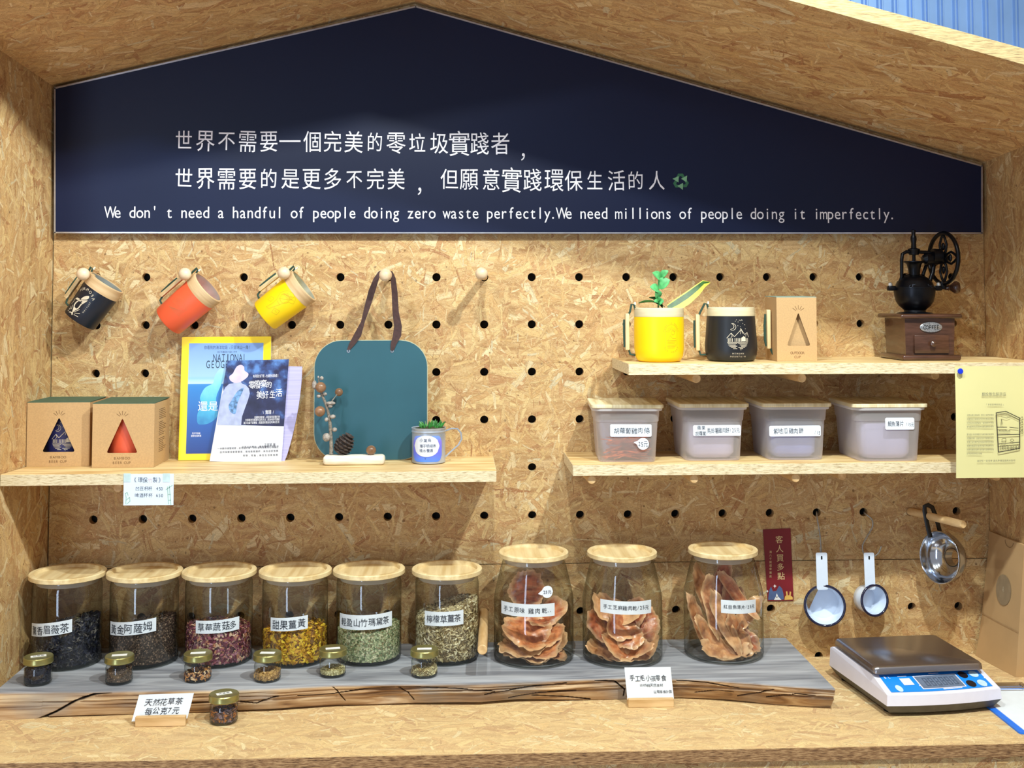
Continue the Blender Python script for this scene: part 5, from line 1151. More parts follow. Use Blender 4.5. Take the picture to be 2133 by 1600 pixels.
TOPL = [(lambda p: (p.x, p.y))(atz(x, y, ZS)) for x, y in ((0, 1443), (200, 1441), (500, 1437), (600, 1433), (700, 1428), (840, 1426), (1000, 1424), (1180, 1417), (1300, 1412), (1420, 1414), (1560, 1423), (1660, 1431), (1739, 1436))]
BOTL = [(lambda p: (p.x, p.y))(atz(x, y, ZW)) for x, y in ((0, 1503), (85, 1498), (300, 1490), (560, 1484), (700, 1474), (850, 1470), (1000, 1471), (1080, 1464), (1180, 1462), (1300, 1459), (1420, 1457), (1500, 1461), (1600, 1469), (1690, 1475), (1739, 1475))]
CRK = [(.0026, [(0, 1503), (40, 1500), (85, 1494), (120, 1480), (158, 1459), (200, 1446), (232, 1442)]), (.0012, [(360, 1468), (400, 1464), (440, 1462)]), (.0012, [(500, 1462), (535, 1465), (560, 1455), (580, 1450)]), (.0010, [(620, 1450), (690, 1446), (770, 1436), (860, 1432), (960, 1436), (1030, 1441)]),
       (.0010, [(688, 1427), (702, 1440), (718, 1462)]), (.0012, [(1010, 1448), (1060, 1440), (1100, 1432), (1180, 1424)]), (.0014, [(1110, 1452), (1180, 1455), (1230, 1460)]), (.0016, [(1240, 1418), (1280, 1420), (1302, 1438), (1300, 1452)]), (.0012, [(1410, 1418), (1470, 1422), (1540, 1434)]), (.0012, [(1540, 1454), (1580, 1445), (1612, 1437)]), (.0010, [(830, 1434), (850, 1446), (862, 1462)]), (.0010, [(1060, 1458), (1120, 1446), (1200, 1440)]), (.0009, [(1450, 1446), (1500, 1440), (1530, 1444)]), (.0009, [(1600, 1455), (1660, 1448), (1700, 1452)])]
CRK = [(w, [(lambda q: (q.x, q.z-ZW))(at(x, y, interp(TOPL, at(x, y, -.3).x)-.001)) for x, y in c]) for w, c in CRK]
def crack_at(x, z):
    best = 0
    for w, c in CRK:
        if x < c[0][0]-.01 and x < c[-1][0]-.01 or x > max(c[0][0], c[-1][0])+.01: continue
        for (a, b_), (c2, d_) in zip(c[:-1], c[1:]):
            dx, dz = c2-a, d_-b_; l2 = dx*dx+dz*dz+1e-12; k = max(0, min(1, ((x-a)*dx+(z-b_)*dz)/l2)); d = math.hypot(x-a-k*dx, z-b_-k*dz)
            if d < w: best = max(best, 1-d/w)
    return best
def slab():
    t = thing('driftwood_slab', 'long weathered grey driftwood plank with a gnarled brown front edge, under the jars', 'plank', (.67, -.16, ZW+.0002)); o = Vector(t.location)
    x0 = wx(-1, -.02)+.001; x1 = atz(1739, 1435, ZS).x; n = 1500; V = []; F_ = []; S_ = []
    xb = atz(1640, 1328, ZS).x+.02
    def fy(x): # front line on top
        return interp(TOPL, x)
    prof_n = 40; TOT = len(0*[1])
    for i in range(n+1):
        s = i/n; xt = x0+(x1-x0)*s
        yb = -.006-.004*noise.noise(Vector((xt*5, 3, 0)))
        f = fy(xt)+.002*noise.noise(Vector((xt*17, 1, 0)))
        lift = max(.0005, .008*noise.noise(Vector((xt*3.2, 9, 0)))+.002)     # underside is not flat
        if s > .985: lift *= .3
        if xt < .0: lift = 0
        knot = math.exp(-((xt-.62)/.035)**2)*.010
        row = []
        H_ = ZS-ZW-.0002
        row.append((xt, yb, 0.0, 1)); row.append((xt, yb, H_, 0))
        for k in range(1, 9): row.append((xt, yb+(f+.006-yb)*k/9, H_, 0))
        row.append((xt, f+.004, H_, 0)); row.append((xt, f, H_-.002, .6))
        for k in range(1, prof_n+1):
            v = k/prof_n; z = (H_-.002)*(1-v)+lift*v
            bulge = .006*math.sin(PI*v)*(.4+noise.noise(Vector((xt*2.3, 5, 0)))); fbot = interp(BOTL, xt)+.004; f_ = f*(1-v)+fbot*v; ck = crack_at(xt, z)
            rid = .0055*noise.noise(Vector((xt*5+v*2.5, v*9, 2)))+.0018*noise.noise(Vector((xt*16+v*3, v*22, 4)))
            row.append((xt, f_-bulge-rid*math.sin(PI*min(1, v*1.4+.05))+knot*math.sin(PI*v)+(lift*.8 if v == 1 else 0)+.010*ck, z, 1+ck))
        row.append((xt, yb, 0.0, 1)) if False else None
        V.append(row)
    m = len(V[0]); vs = []; sd = []
    # right end slants back: shear x by depth on the last stretch
    for i, row in enumerate(V):
        s = i/n
        for (a, b_, c, q_) in row: vs.append((a, b_, c)); sd.append(q_)
    for i in range(n):
        for k in range(m-1): F_.append((i*m+k, (i+1)*m+k, (i+1)*m+k+1, i*m+k+1))
        F_.append((i*m+m-1, (i+1)*m+m-1, (i+1)*m, i*m))
    F_.append(tuple(range(m))); F_.append(tuple(n*m+k for k in reversed(range(m))))
    vs = [(a-o.x, b_-o.y, c+ZW+.0002-o.z) for a, b_, c in vs]
    me = bpy.data.meshes.new('plank'); me.from_pydata(vs, [], F_); me.update()
    at_ = me.attributes.new('side', 'FLOAT', 'POINT')
    for i, q_ in enumerate(sd): at_.data[i].value = q_
    bm = bmesh.new(); bm.from_mesh(me); bmesh.ops.recalc_face_normals(bm, faces=bm.faces[:]); bm.to_mesh(me); bm.free()
    me.shade_smooth(); me.set_sharp_from_angle(angle=.9); mesh_obj('plank', me, M_slab, t)
    return t
    # cracks as narrow dark grooves of real relief: raised dark slivers are avoided, thin wedges follow the edge
    mb = off(MB(), o)
    cracks = [[(0, 1503), (40, 1500), (85, 1494), (120, 1480), (158, 1459), (200, 1446), (232, 1442)], [(360, 1468), (400, 1464), (440, 1462)], [(500, 1462), (535, 1465), (560, 1455), (580, 1450)], [(620, 1450), (690, 1446), (770, 1436)], [(688, 1427), (702, 1440), (718, 1462)],
              [(1010, 1448), (1060, 1440), (1100, 1432)], [(1110, 1453), (1180, 1456), (1200, 1462)], [(1240, 1415), (1290, 1418), (1300, 1438)], [(1410, 1416), (1470, 1420), (1540, 1432)], [(1540, 1452), (1580, 1444), (1612, 1436)], [(830, 1434), (850, 1446), (862, 1462)]]
    for ci, c in enumerate(cracks):
        P = []
        for x, y in c:
            q_ = at(x, y, fy(at(x, y, -.3).x)-.002); P.append((q_.x, q_.z, fy(q_.x)))
        w = .0022 if ci == 0 else .0009
        for (a, b_) in zip(P[:-1], P[1:]):
            n_ = Vector((-(b_[1]-a[1]), b_[0]-a[0])).normalized()*w/2
            mb.add([(a[0]+n_.x, a[2]-.0085, a[1]+n_.y), (a[0]-n_.x, a[2]-.0085, a[1]-n_.y), (b_[0]-n_.x, b_[2]-.0085, b_[1]-n_.y), (b_[0]+n_.x, b_[2]-.0085, b_[1]+n_.y),
                    (a[0], a[2]+.01, a[1]), (b_[0], b_[2]+.01, b_[1])], [(0, 1, 2, 3), (0, 4, 5, 3), (1, 2, 5, 4), (0, 1, 4), (3, 5, 2)])
    mb.build('crack', mat('dark_crack', '2A1C12', .9), t, smooth=None, kind='stuff')
slab()
# ================================================================ glass
def glass(name, tint='E9ECE6', fac=.06, rough=.02):
    m = bpy.data.materials.new(name); m.use_nodes = True; nt = m.node_tree; nt.nodes.clear()
    out = N(nt, 'ShaderNodeOutputMaterial'); tr = N(nt, 'ShaderNodeBsdfTransparent'); gl = N(nt, 'ShaderNodeBsdfGlossy'); gl.inputs['Roughness'].default_value = rough
    lw = N(nt, 'ShaderNodeLayerWeight'); lw.inputs[0].default_value = .5; pw = N(nt, 'ShaderNodeMath', operation='POWER'); L(nt, lw.outputs['Facing'], pw.inputs[0]); pw.inputs[1].default_value = 3.5
    ad = N(nt, 'ShaderNodeMath', operation='MULTIPLY_ADD', use_clamp=True); L(nt, pw.outputs[0], ad.inputs[0]); ad.inputs[1].default_value = .5; ad.inputs[2].default_value = fac
    cr = N(nt, 'ShaderNodeMix', data_type='RGBA'); L(nt, pw.outputs[0], cr.inputs[0]); cr.inputs[6].default_value = lin(tint); cr.inputs[7].default_value = lin('A8ACA4'); L(nt, cr.outputs[2], tr.inputs[0])
    mx = N(nt, 'ShaderNodeMixShader'); L(nt, ad.outputs[0], mx.inputs[0]); L(nt, tr.outputs[0], mx.inputs[1]); L(nt, gl.outputs[0], mx.inputs[2]); L(nt, mx.outputs[0], out.inputs[0])
    return m
M_glass = glass('clear_glass', 'F8F9F6'); M_gbase = mat('thick_glass_base', '343A3A', .12, alpha=.28, spec=.8); M_jarlid = mat('bamboo_jar_lid', 'E9D6A8', .45, var=.06, scale=1, stretch=(70, 5, 70), hex2='D2B47E'); M_seal = milky('silicone_seal', 'E8E4DC', .6)
M_band = mat('jar_label_paper', 'D9E0E6', .5, var=.03, scale=50)
def rimlid(r, z, t=.0095): return [(.0001, z), (r-.001, z), (r, z+.001), (r, z+t-.0015), (r-.0015, z+t), (r-.0095, z+t), (r-.0115, z+t-.0060), (.0001, z+t-.0060)]
JR, JH = .0620, .163
def jar_body(kind):
    if kind == 'tea': return [(.050, .0), (JR-.003, .001), (JR, .005), (JR, JH-.016), (JR-.002, JH-.006), (JR-.0045, JH-.002), (JR-.0045, JH)]
    return [(.062, .0), (.0725, .001), (.0775, .006), (.0785, .014), (.0785, .118), (.0765, .130), (.0655, .176), (.0625, .186), (.0605, .190), (.0605, .196)]
def jar(kind, label, cx, by, labspec, sticker=None, group=None, k_=1.0):
    pr = [(a*k_, b_) for a, b_ in jar_body(kind)]; r0 = max(p[0] for p in pr); p = atz(cx, by, ZS); d = Vector((p.x-CX, p.y+CD, 0)).normalized()*r0
    y = min(p.y+d.y, -.012-r0)
    loc = (p.x+d.x, y, ZS+.0006); t = thing('glass_jar', label, 'jar', loc, group=group)
    H = pr[-1][1]
    MB().lathe(pr, 56, cap=False).build('glass', M_glass, t, smooth=.7)
    MB().lathe([(r0-.006, .0005), (r0-.0012, .0015), (r0+.0003, .005), (r0+.0002, .0085), (r0-.004, .0065), (.001, .006), (.001, .0005)], 48, cap=False).build('base', M_gbase, t, smooth=.9)
    lr = .0690*k_
    MB().lathe(rimlid(lr, H+.002), 56, cap=False).build('lid', M_jarlid, t, smooth=.5)
    rn = pr[-1][0]-.002
    MB().lathe([(rn-.006, H-.009), (rn-.001, H-.009), (rn-.001, H+.002), (rn-.006, H+.002)], 40, cap=False).build('seal', M_seal, t, smooth=.5)
    x0, x1, yc, hpx, s, slope = labspec
    S = ppm(y-r0); rr_ = r0
    cxx_ = PPX  # centre column of the jar on screen
    def upx(px): return px
    # screen to surface: intersect the view ray with the cylinder
    def onjar(px, py, rad=None):
        rad = rad or r0+.0005; d_ = ray(px, py); ox, oy = CX-loc[0], -CD-loc[1]; A = d_.x**2+d_.y**2; B_ = 2*(ox*d_.x+oy*d_.y); C_ = ox*ox+oy*oy-rad*rad; D_ = max(0, B_*B_-4*A*C_); k = (-B_-math.sqrt(D_))/(2*A)
        hx, hy, hz = ox+d_.x*k, oy+d_.y*k, CZ+d_.z*k-loc[2]; return math.atan2(hx, -hy)*rad, hz
    ua, za = onjar(x0, yc[0]); ub, zb = onjar(x1, yc[1]); hh = hpx/S/1.0/2; ua = max(ua, -.98*r0); ub = min(ub, 1.05*r0)
    place = lambda q: (lambda u, v: ((r0+q)*math.sin(u/r0), -(r0+q)*math.cos(u/r0), v))
    n = 16; V = []; P = place(.0006)
    for i in range(n+1):
        k = i/n; u = ua+(ub-ua)*k; z = za+(zb-za)*k; V += [P(u, z-hh), P(u, z+hh)]
    MB().add(V, [(2*i, 2*i+2, 2*i+3, 2*i+1) for i in range(n)]).build('label', M_band, t, smooth=1)
    mb = MB(); m_ = .06*(ub-ua); text(mb, s, ua+m_, ub-m_, za, min(hh*1.5, (ub-ua)/len(s)*.98), place=place(.0012), jit=.05, slope=(zb-za)/(ub-ua)); mb.build('label_writing', M_pen, t, smooth=None, kind='stuff')
    if sticker:
        us, zs_ = onjar(sticker[0], sticker[1]); mb = MB(); P = place(.0008); R_ = .0115
        for i in range(10):
            a0, a1 = -R_+2*R_*i/10, -R_+2*R_*(i+1)/10; f = lambda q: math.sqrt(max(0, R_*R_-q*q)); mb.add([P(us+a0, zs_-f(a0)), P(us+a1, zs_-f(a1)), P(us+a1, zs_+f(a1)), P(us+a0, zs_+f(a0))], [(0, 1, 2, 3)])
        mb.add([P(us-R_*.8, zs_+.005), P(us-R_*1.6, zs_-.003), P(us-R_*.9, zs_-.006)], [(0, 1, 2)]); mb.build('sticker', M_label, t, smooth=1)
        mb = MB(); text(mb, '25元', us-.009, us+.009, zs_, .0085, place=place(.0014), jit=.08); mb.build('sticker_writing', M_pen, t, smooth=None, kind='stuff')
    return t, loc
def island_mat(name, cols, rough=.7):
    m, nt, b = nodes(name); g = N(nt, 'ShaderNodeNewGeometry'); cr = N(nt, 'ShaderNodeValToRGB'); cr.color_ramp.interpolation = 'CONSTANT'; e = cr.color_ramp.elements
    e[0].position = 0; e[0].color = lin(cols[0]); e[1].position = 1-1/len(cols); e[1].color = lin(cols[-1])
    for i, c in enumerate(cols[1:-1]): k = e.new((i+1)/len(cols)); k.color = lin(c)
    L(nt, g.outputs['Random Per Island'], cr.inputs[0]); L(nt, cr.outputs[0], b.inputs['Base Color']); b.inputs['Roughness'].default_value = rough
    return m
def heap(name, label, loc, r, h, tilt, m_, n, size, seed_, zb=.0075, group=None, shape='flake', dome=0, cat='tea'):
    """loose dried leaves: flakes lying on the outside and the top of a heap inside a round jar"""
    rs = random.Random(seed_); mb = MB()
    def top(x, y): return h+tilt*x/r+dome*(1-(x*x+y*y)/(r*r))+.0022*noise.noise(Vector((x*90, y*90, seed_)))
    A = 28; V = [(0, 0, zb)]+[(r*.955*math.cos(2*PI*k/A), r*.955*math.sin(2*PI*k/A), zb) for k in range(A)]; V2 = []
    for q in (1, .6): V2 += [(r*.955*q*math.cos(2*PI*k/A), r*.955*q*math.sin(2*PI*k/A), top(r*q*math.cos(2*PI*k/A), r*q*math.sin(2*PI*k/A))-.0015) for k in range(A)]
    V += V2; V.append((0, 0, top(0, 0)-.0015)); fs = []
    for k in range(A):
        k2 = (k+1) % A; fs += [(0, 1+k2, 1+k), (1+k, 1+k2, 1+A+k2, 1+A+k), (1+A+k, 1+A+k2, 1+2*A+k2, 1+2*A+k), (1+2*A+k, 1+2*A+k2, len(V)-1)]
    mb.add(V, fs)
    for i in range(n):
        if rs.random() < .68:
            a = rs.uniform(-PI, 0) if rs.random() < .85 else rs.uniform(0, PI); x, y = r*.962*math.cos(a), r*.962*math.sin(a); z = zb+.001+rs.random()*(top(x, y)-zb-.001); nr = Vector((math.cos(a), math.sin(a), 0))
        else:
            q = math.sqrt(rs.random())*r*.93; a = rs.uniform(0, 2*PI); x, y = q*math.cos(a), q*math.sin(a); z = top(x, y)+.0003; nr = Vector((rs.uniform(-.5, .5), rs.uniform(-.5, .5), 1)).normalized()
        s_ = size*rs.uniform(.55, 1.35); u = nr.orthogonal().normalized(); u = Matrix.Rotation(rs.uniform(0, 2*PI), 3, nr) @ u; v = nr.cross(u)
        c = Vector((x, y, z)); k = {'flake': .65, 'straw': .22, 'twist': .28, 'grain': .8}[shape]; up = nr*s_*.28*rs.uniform(.3, 1)
        mb.add([c+u*s_/2, c+v*s_*k/2+up, c-u*s_/2+up*rs.random(), c-v*s_*k/2, c-nr*s_*.3], [(0, 1, 3), (1, 2, 3), (0, 4, 1), (1, 4, 2), (2, 4, 3), (3, 4, 0)])
    o = mb.build(name, m_, None, smooth=None, kind='stuff'); o.location = (loc[0], loc[1], loc[2]); return tag(o, label, cat, None)
TEA = [
 ('glass jar on the far left, holding black butterfly pea tea', 138, 1400, (62, 150, (1307, 1303), 26, '薰香眉薇茶', 0), 'black dried tea leaves in the far left glass jar', ['06070E', '0B0E1C', '12162A', '0A0A12', '1A1E34', '2A2A3A', '6A6460'], .074, .016, 2600, .0095, 'twist'),
 ('second glass jar from left, holding fine brown tea granules', 299, 1397, (229, 325, (1307, 1300), 27, '黃金阿薩姆', 0), 'fine brown black tea granules in the second glass jar', ['2E241E', '4A3A30', '6A5546', '3A2E28', '57483C', '8A7260'], .072, .016, 4200, .0036, 'grain'),
 ('third glass jar from left, holding rose petal tea', 455, 1395, (408, 498, (1306, 1297), 26, '草莓蔬菇多', 0), 'dried mauve and cream rose petals in the third glass jar', ['5A2030', '7C3448', '96505E', '3E1420', 'B07888', 'D9B79A', '6A2A40', 'C98A6A'], .066, -.003, 2600, .0085, 'flake'),
 ('fourth glass jar from left, holding yellow dried fruit', 614, 1394, (564, 641, (1300, 1295), 27, '甜果薑黃', 0), 'yellow dried fruit pieces in the fourth glass jar', ['C8941A', 'E0B428', 'A8700E', 'EFCB3A', '8A5A10', 'D8A030', '6E4A14'], .062, .003, 2000, .0095, 'flake'),
 ('fifth glass jar from left, holding pale green herb tea, widest label', 768, 1391, (700, 816, (1284, 1288), 30, '輕盈山竹瑪黛茶', 0), 'pale green crushed herbs in the fifth glass jar', ['7E8E66', 'A4AF84', 'C3C79C', '5E6E48', 'D8D4B0', '90845E', 'B6BE94'], .064, .004, 3800, .0055, 'flake'),
 ('sixth glass jar from left, holding straw coloured lemongrass tea', 931, 1390, (885, 965, (1287, 1285), 29, '檸檬草薑茶', 0), 'straw coloured cut lemongrass in the sixth glass jar', ['C9B88E', 'E4D6AE', 'A8946A', 'F0E6C6', '8A7650', 'D6C69C', '6E5A3E'], .100, .018, 3800, .0095, 'straw')]
GJ = 'cylindrical glass tea jars with bamboo lids'
for i, (lb, cx, by, ls, hl, cols, h, tl, n, sz, shp) in enumerate(TEA):
    kk = (1.05, 1.05, 1.045, 1.03, 1.03, 1.01)[i]; t, loc = jar('tea', lb, cx, by, ls, None, GJ, kk)
    heap('tea_leaves', hl, loc, JR*kk-.0015, h, tl, island_mat('dried_tea_%s' % 'abcdef'[i], cols), n, sz, 20+i, shape=shp)
GM = 'shouldered glass jars of dried meat with bamboo lids'
MEAT = [
 ('shouldered glass jar with the round 25 sticker, holding flat chicken jerky', 1112, 1396, (1042, 1155, (1263, 1269), 26, '手工原味 雞肉乾..', 0), (1140, 1233)),
 ('middle shouldered glass jar, holding folded sesame chicken jerky', 1297, 1395, (1251, 1356, (1261, 1263), 27, '手工芝麻雞肉乾/25元', 0), None),
 ('rightmost glass jar, holding tall strips of dried fish', 1508, 1387, (1502, 1574, (1263, 1262), 27, '紅目魚薄片/25元', 0), None)]
mj = [jar('meat', lb, cx, by, ls, st, GM) for lb, cx, by, ls, st in MEAT]
M_meat = [mat('jerky_%s' % c, a, .38, var=.12, scale=70, hex2=b_, bump=.5) for c, a, b_ in (('amber', 'CF8150', '9C4E2C'), ('russet', 'B8643C', '7C3A22'), ('tan', 'D49C6C', 'A46A40'), ('fish', 'C88A5C', '955A38'))]
for m_ in M_meat:      # drier, paler rims and fibres
    nt = m_.node_tree; b = nt.nodes['Principled BSDF']; src = b.inputs['Base Color'].links[0].from_socket
    a_ = N(nt, 'ShaderNodeAttribute', attribute_name='rimness'); tc = N(nt, 'ShaderNodeTexCoord'); mp = N(nt, 'ShaderNodeMapping'); mp.inputs['Scale'].default_value = (30, 160, 60); L(nt, tc.outputs['Object'], mp.inputs[0])
    fz = N(nt, 'ShaderNodeTexNoise'); fz.inputs['Scale'].default_value = 1; fz.inputs['Detail'].default_value = 5; L(nt, mp.outputs[0], fz.inputs['Vector'])
    mr = N(nt, 'ShaderNodeMapRange'); mr.inputs[1].default_value = .48; mr.inputs[2].default_value = .72; mr.inputs[4].default_value = .35; L(nt, fz.outputs[0], mr.inputs[0])
    ad = N(nt, 'ShaderNodeMath', operation='MULTIPLY_ADD', use_clamp=True); L(nt, a_.outputs['Fac'], ad.inputs[0]); ad.inputs[1].default_value = .7; L(nt, mr.outputs[0], ad.inputs[2])
    mx = N(nt, 'ShaderNodeMix', data_type='RGBA'); L(nt, ad.outputs[0], mx.inputs[0]); L(nt, src, mx.inputs[6]); mx.inputs[7].default_value = lin('EBC496'); L(nt, mx.outputs[2], b.inputs['Base Color']); b.inputs['Roughness'].default_value = .3
def slice_mesh(w, l, seed_, curl=.3, wav=.010, th=.0020):
    rs = random.Random(seed_); n, m = 18, 14; off_ = rs.uniform(0, 50); V = []; V2 = []; E_ = []
    for i in range(n+1):
        for j in range(m+1):
            u, v = i/n*2-1, j/m*2-1
            # squircle to disc mapping gives a rounded ragged outline
            x = u*math.sqrt(max(0, 1-v*v*.5)); y = v*math.sqrt(max(0, 1-u*u*.5)); rr = math.hypot(x, y); a = math.atan2(y, x)
            k = 1+.22*noise.noise(Vector((math.cos(a)*1.3+off_, math.sin(a)*1.3, 0)))+(.12*noise.noise(Vector((math.cos(a)*6+off_, math.sin(a)*6, 3))) if rr > .8 else 0)
            x *= l/2*k*1.10; y *= w/2*k*1.10
            z = curl*(x*x)/l*1.3+wav*noise.noise(Vector((x*28+off_, y*28, 1)))*(.5+rr)+wav*.5*noise.noise(Vector((x*80+off_, y*80, 2)))*rr
            E_.append(max(0, (rr-.72)/.28)); V.append((x, y, z)); V2.append((x, y, z-th*(1-.6*rr)-.0002))
    N1 = len(V); F_ = []
    for i in range(n):
        for j in range(m):
            a = i*(m+1)+j; F_ += [(a, a+m+1, a+m+2, a+1), (N1+a, N1+a+1, N1+a+m+2, N1+a+m+1)]
    bd = [j for j in range(m+1)]+[i*(m+1)+m for i in range(1, n+1)]+[n*(m+1)+j for j in range(m-1, -1, -1)]+[i*(m+1) for i in range(n-1, 0, -1)]
    for p, q in zip(bd, bd[1:]+bd[:1]): F_.append((p, q, N1+q, N1+p))
    return V+V2, F_, E_+E_
def meat(name, labels, grp, jarloc, specs, mats, fish=False):
    for k, (px_, pz, dy, w, l, rx, ry, rz, cu, mi) in enumerate(specs):
        mb = MB(); sv, sf, se = slice_mesh(w, l, 100+k*7+int(jarloc[0]*50), cu); mb.add(sv, sf); o = mb.build(name, M_meat[mi], None, smooth=1.2); ea = o.data.attributes.new('rimness', 'FLOAT', 'POINT'); ea.data.foreach_set('value', se)
        o.location = (jarloc[0]+px_, jarloc[1]+dy, jarloc[2]+pz); o.rotation_euler = (rx, ry, rz); tag(o, labels[k] if isinstance(labels, list) else labels, 'dried meat', grp)
D = math.radians
# jar 7: flat, roughly horizontal slices and one standing
J7 = [(-.012, .128, .010, .072, .066, D(82), 0, 0, .1, 1), (-.012, .058, -.026, .075, .095, D(38), D(8), D(5), .15, 0), (.022, .080, .012, .060, .085, D(30), D(-22), D(10), .5, 1), (.028, .052, -.020, .055, .060, D(35), D(-12), D(-20), .2, 0),
      (-.020, .032, -.022, .075, .090, D(20), D(-6), D(10), .15, 2), (.018, .030, -.030, .060, .072, D(28), D(-14), D(0), .3, 0), (.036, .036, .004, .060, .055, D(20), D(-22), D(30), .3, 2), (-.005, .019, -.028, .060, .100, D(16), D(3), 0, .05, 2), (.012, .013, -.020, .070, .085, D(10), D(0), D(15), .05, 0), (-.010, .042, .018, .085, .095, D(10), 0, 0, .1, 2), (.008, .022, .020, .090, .100, D(5), 0, 0, .05, 2), (-.030, .045, .005, .06, .06, D(24), D(14), D(40), .2, 1)]
J8 = [(-.020, .092, -.006, .055, .085, D(40), D(22), D(-10), .8, 2), (.020, .084, -.002, .050, .060, D(50), D(-40), D(10), .5, 1), (-.046, .066, -.012, .040, .065, D(70), D(60), 0, .3, 1), (-.012, .070, -.034, .050, .060, D(60), D(38), D(5), .4, 0), (.040, .068, -.008, .065, .065, D(62), D(-12), D(15), .3, 1),
      (.010, .050, -.040, .045, .050, D(50), D(-20), D(10), .2, 0), (-.006, .032, -.036, .055, .090, D(48), D(14), D(4), .9, 0), (.030, .026, -.030, .050, .070, D(30), D(-14), D(10), .3, 2), (-.036, .020, -.020, .055, .070, D(20), D(8), 0, .2, 2), (.005, .014, -.014, .080, .095, D(8), 0, D(20), .05, 2), (0, .045, .015, .08, .09, D(20), D(10), 0, .3, 1), (-.02, .055, .02, .07, .08, D(60), D(10), 0, .3, 1)]
J9 = [(-.052, .062, -.018, .022, .125, D(80), D(68), D(0), .3, 3), (-.026, .095, -.026, .034, .125, D(75), D(78), D(8), .15, 3), (-.006, .070, -.040, .026, .140, D(78), D(64), D(4), .25, 2), (-.030, .040, -.034, .026, .110, D(70), D(48), D(2), .3, 3), (.024, .120, -.004, .022, .115, D(80), D(52), D(-4), .2, 0),
      (.020, .052, -.030, .034, .090, D(64), D(60), D(10), .3, 3), (.040, .035, -.020, .040, .065, D(60), D(56), 0, .3, 1), (.048, .080, -.006, .030, .080, D(70), D(-50), D(0), .3, 2), (-.010, .018, -.036, .040, .095, D(46), D(4), D(6), .35, 2), (.026, .080, .016, .045, .120, D(80), D(80), 0, .1, 1),
      (-.040, .125, .010, .028, .095, D(80), D(72), 0, .2, 3), (.000, .130, .020, .030, .110, D(80), D(100), 0, .2, 1), (.018, .012, -.020, .060, .090, D(10), 0, D(30), .1, 2)]
meat('chicken_jerky', ['chicken jerky in the sticker jar, standing round russet slice behind the handwritten label', 'chicken jerky in the sticker jar, broad amber slice lying below the label', 'chicken jerky in the sticker jar, russet slice rising to the right wall', 'chicken jerky in the sticker jar, small amber slice at the lower right front', 'chicken jerky in the sticker jar, wide tan slice low at the left', 'chicken jerky in the sticker jar, amber slice low at the front right', 'chicken jerky in the sticker jar, tan slice resting against the right wall', 'chicken jerky in the sticker jar, tan slice at the very bottom front', 'chicken jerky in the sticker jar, amber slice at the bottom under the others', 'chicken jerky in the sticker jar, big tan slice at the back of the heap', 'chicken jerky in the sticker jar, widest tan slice at the bottom back', 'chicken jerky in the sticker jar, tan slice leaning on the left wall'], 'chicken jerky slices in the sticker jar', mj[0][1], J7, 0)
meat('chicken_jerky', ['sesame jerky in middle jar, curled tan slice topmost under the label', 'sesame jerky in middle jar, amber slice upright beside the topmost one', 'sesame jerky in middle jar, narrow russet slice against the left wall', 'sesame jerky in middle jar, folded amber slice at the left front', 'sesame jerky in middle jar, russet slice against the right wall', 'sesame jerky in middle jar, small amber piece in the middle front', 'sesame jerky in middle jar, large curved amber slice at the front bottom', 'sesame jerky in middle jar, tan slice at the lower right front', 'sesame jerky in middle jar, tan slice at the lower left', 'sesame jerky in middle jar, wide tan slice flat on the bottom', 'sesame jerky in middle jar, big russet slice at the back', 'sesame jerky in middle jar, russet slice leaning at the back left'], 'jerky slices in the middle shouldered jar', mj[1][1], J8, 0)
meat('fish_strip', ['dried fish in rightmost jar, narrow strip along the left wall', 'dried fish in rightmost jar, tall tan strip with a broken top left of the label', 'dried fish in rightmost jar, long tan strip crossing the middle', 'dried fish in rightmost jar, strip at the lower left front', 'dried fish in rightmost jar, narrow amber strip running down behind the label', 'dried fish in rightmost jar, strip below the label', 'dried fish in rightmost jar, short russet piece at the lower right', 'dried fish in rightmost jar, tan strip against the right wall', 'dried fish in rightmost jar, curved tan strip lying at the bottom front', 'dried fish in rightmost jar, upright russet strip behind the label', 'dried fish in rightmost jar, high strip reaching the lid at the left back', 'dried fish in rightmost jar, russet strip reaching the lid in the middle', 'dried fish in rightmost jar, flat tan piece on the bottom'], 'dried fish strips in the rightmost jar', mj[2][1], J9, 0)
# ================================================================ sample jars
M_gold_lid = mat('gold_tin_lid', 'A39C62', .28, .75, var=.05, scale=20); M_tag = mat('white_lid_label', 'F2F2F0', .6)
GS = 'small glass sample jars with gold lids'
SM = [('small gold lidded jar on the far left, black tea inside, label tilted', 79, 1432, 0, ['06070E', '12162A', '2A2A34'], .032, 'twist', .0060, 20), ('small gold lidded jar before the second tea jar, brown granules inside', 248, 1430, 0, ['3A2E28', '57483C', '8A7260'], .026, 'grain', .0030, 10),
      ('small gold lidded jar before the rose petal jar, orange and cream petals inside', 412, 1425, 0, ['C98A4A', 'E8C8A0', '3A1A20', '2A1820', 'D9A070'], .016, 'flake', .0085, 5), ('small gold lidded jar before the yellow fruit jar, tan pieces inside', 557, 1425, 0, ['B8925A', 'D0A868', '8E6A3A'], .016, 'flake', .0080, -5),
      ('small gold lidded jar before the pale green herb jar, pale herb crumbs inside', 693, 1415, 0, ['C3B888', 'A89A62', 'E0D8A8'], .013, 'flake', .0045, 10), ('small gold lidded jar before the lemongrass jar, straw cuttings inside', 884, 1416, 0, ['D6CCA0', 'B8A87A', '8A7650'], .016, 'straw', .0080, 0),
      ('small gold lidded jar standing on the counter before the plank, dark petals inside', 466, 1514, 1, ['2A1C20', '5A4450', '7E6A74', 'B8743A', '3E2A34'], .022, 'flake', .0080, 25)]
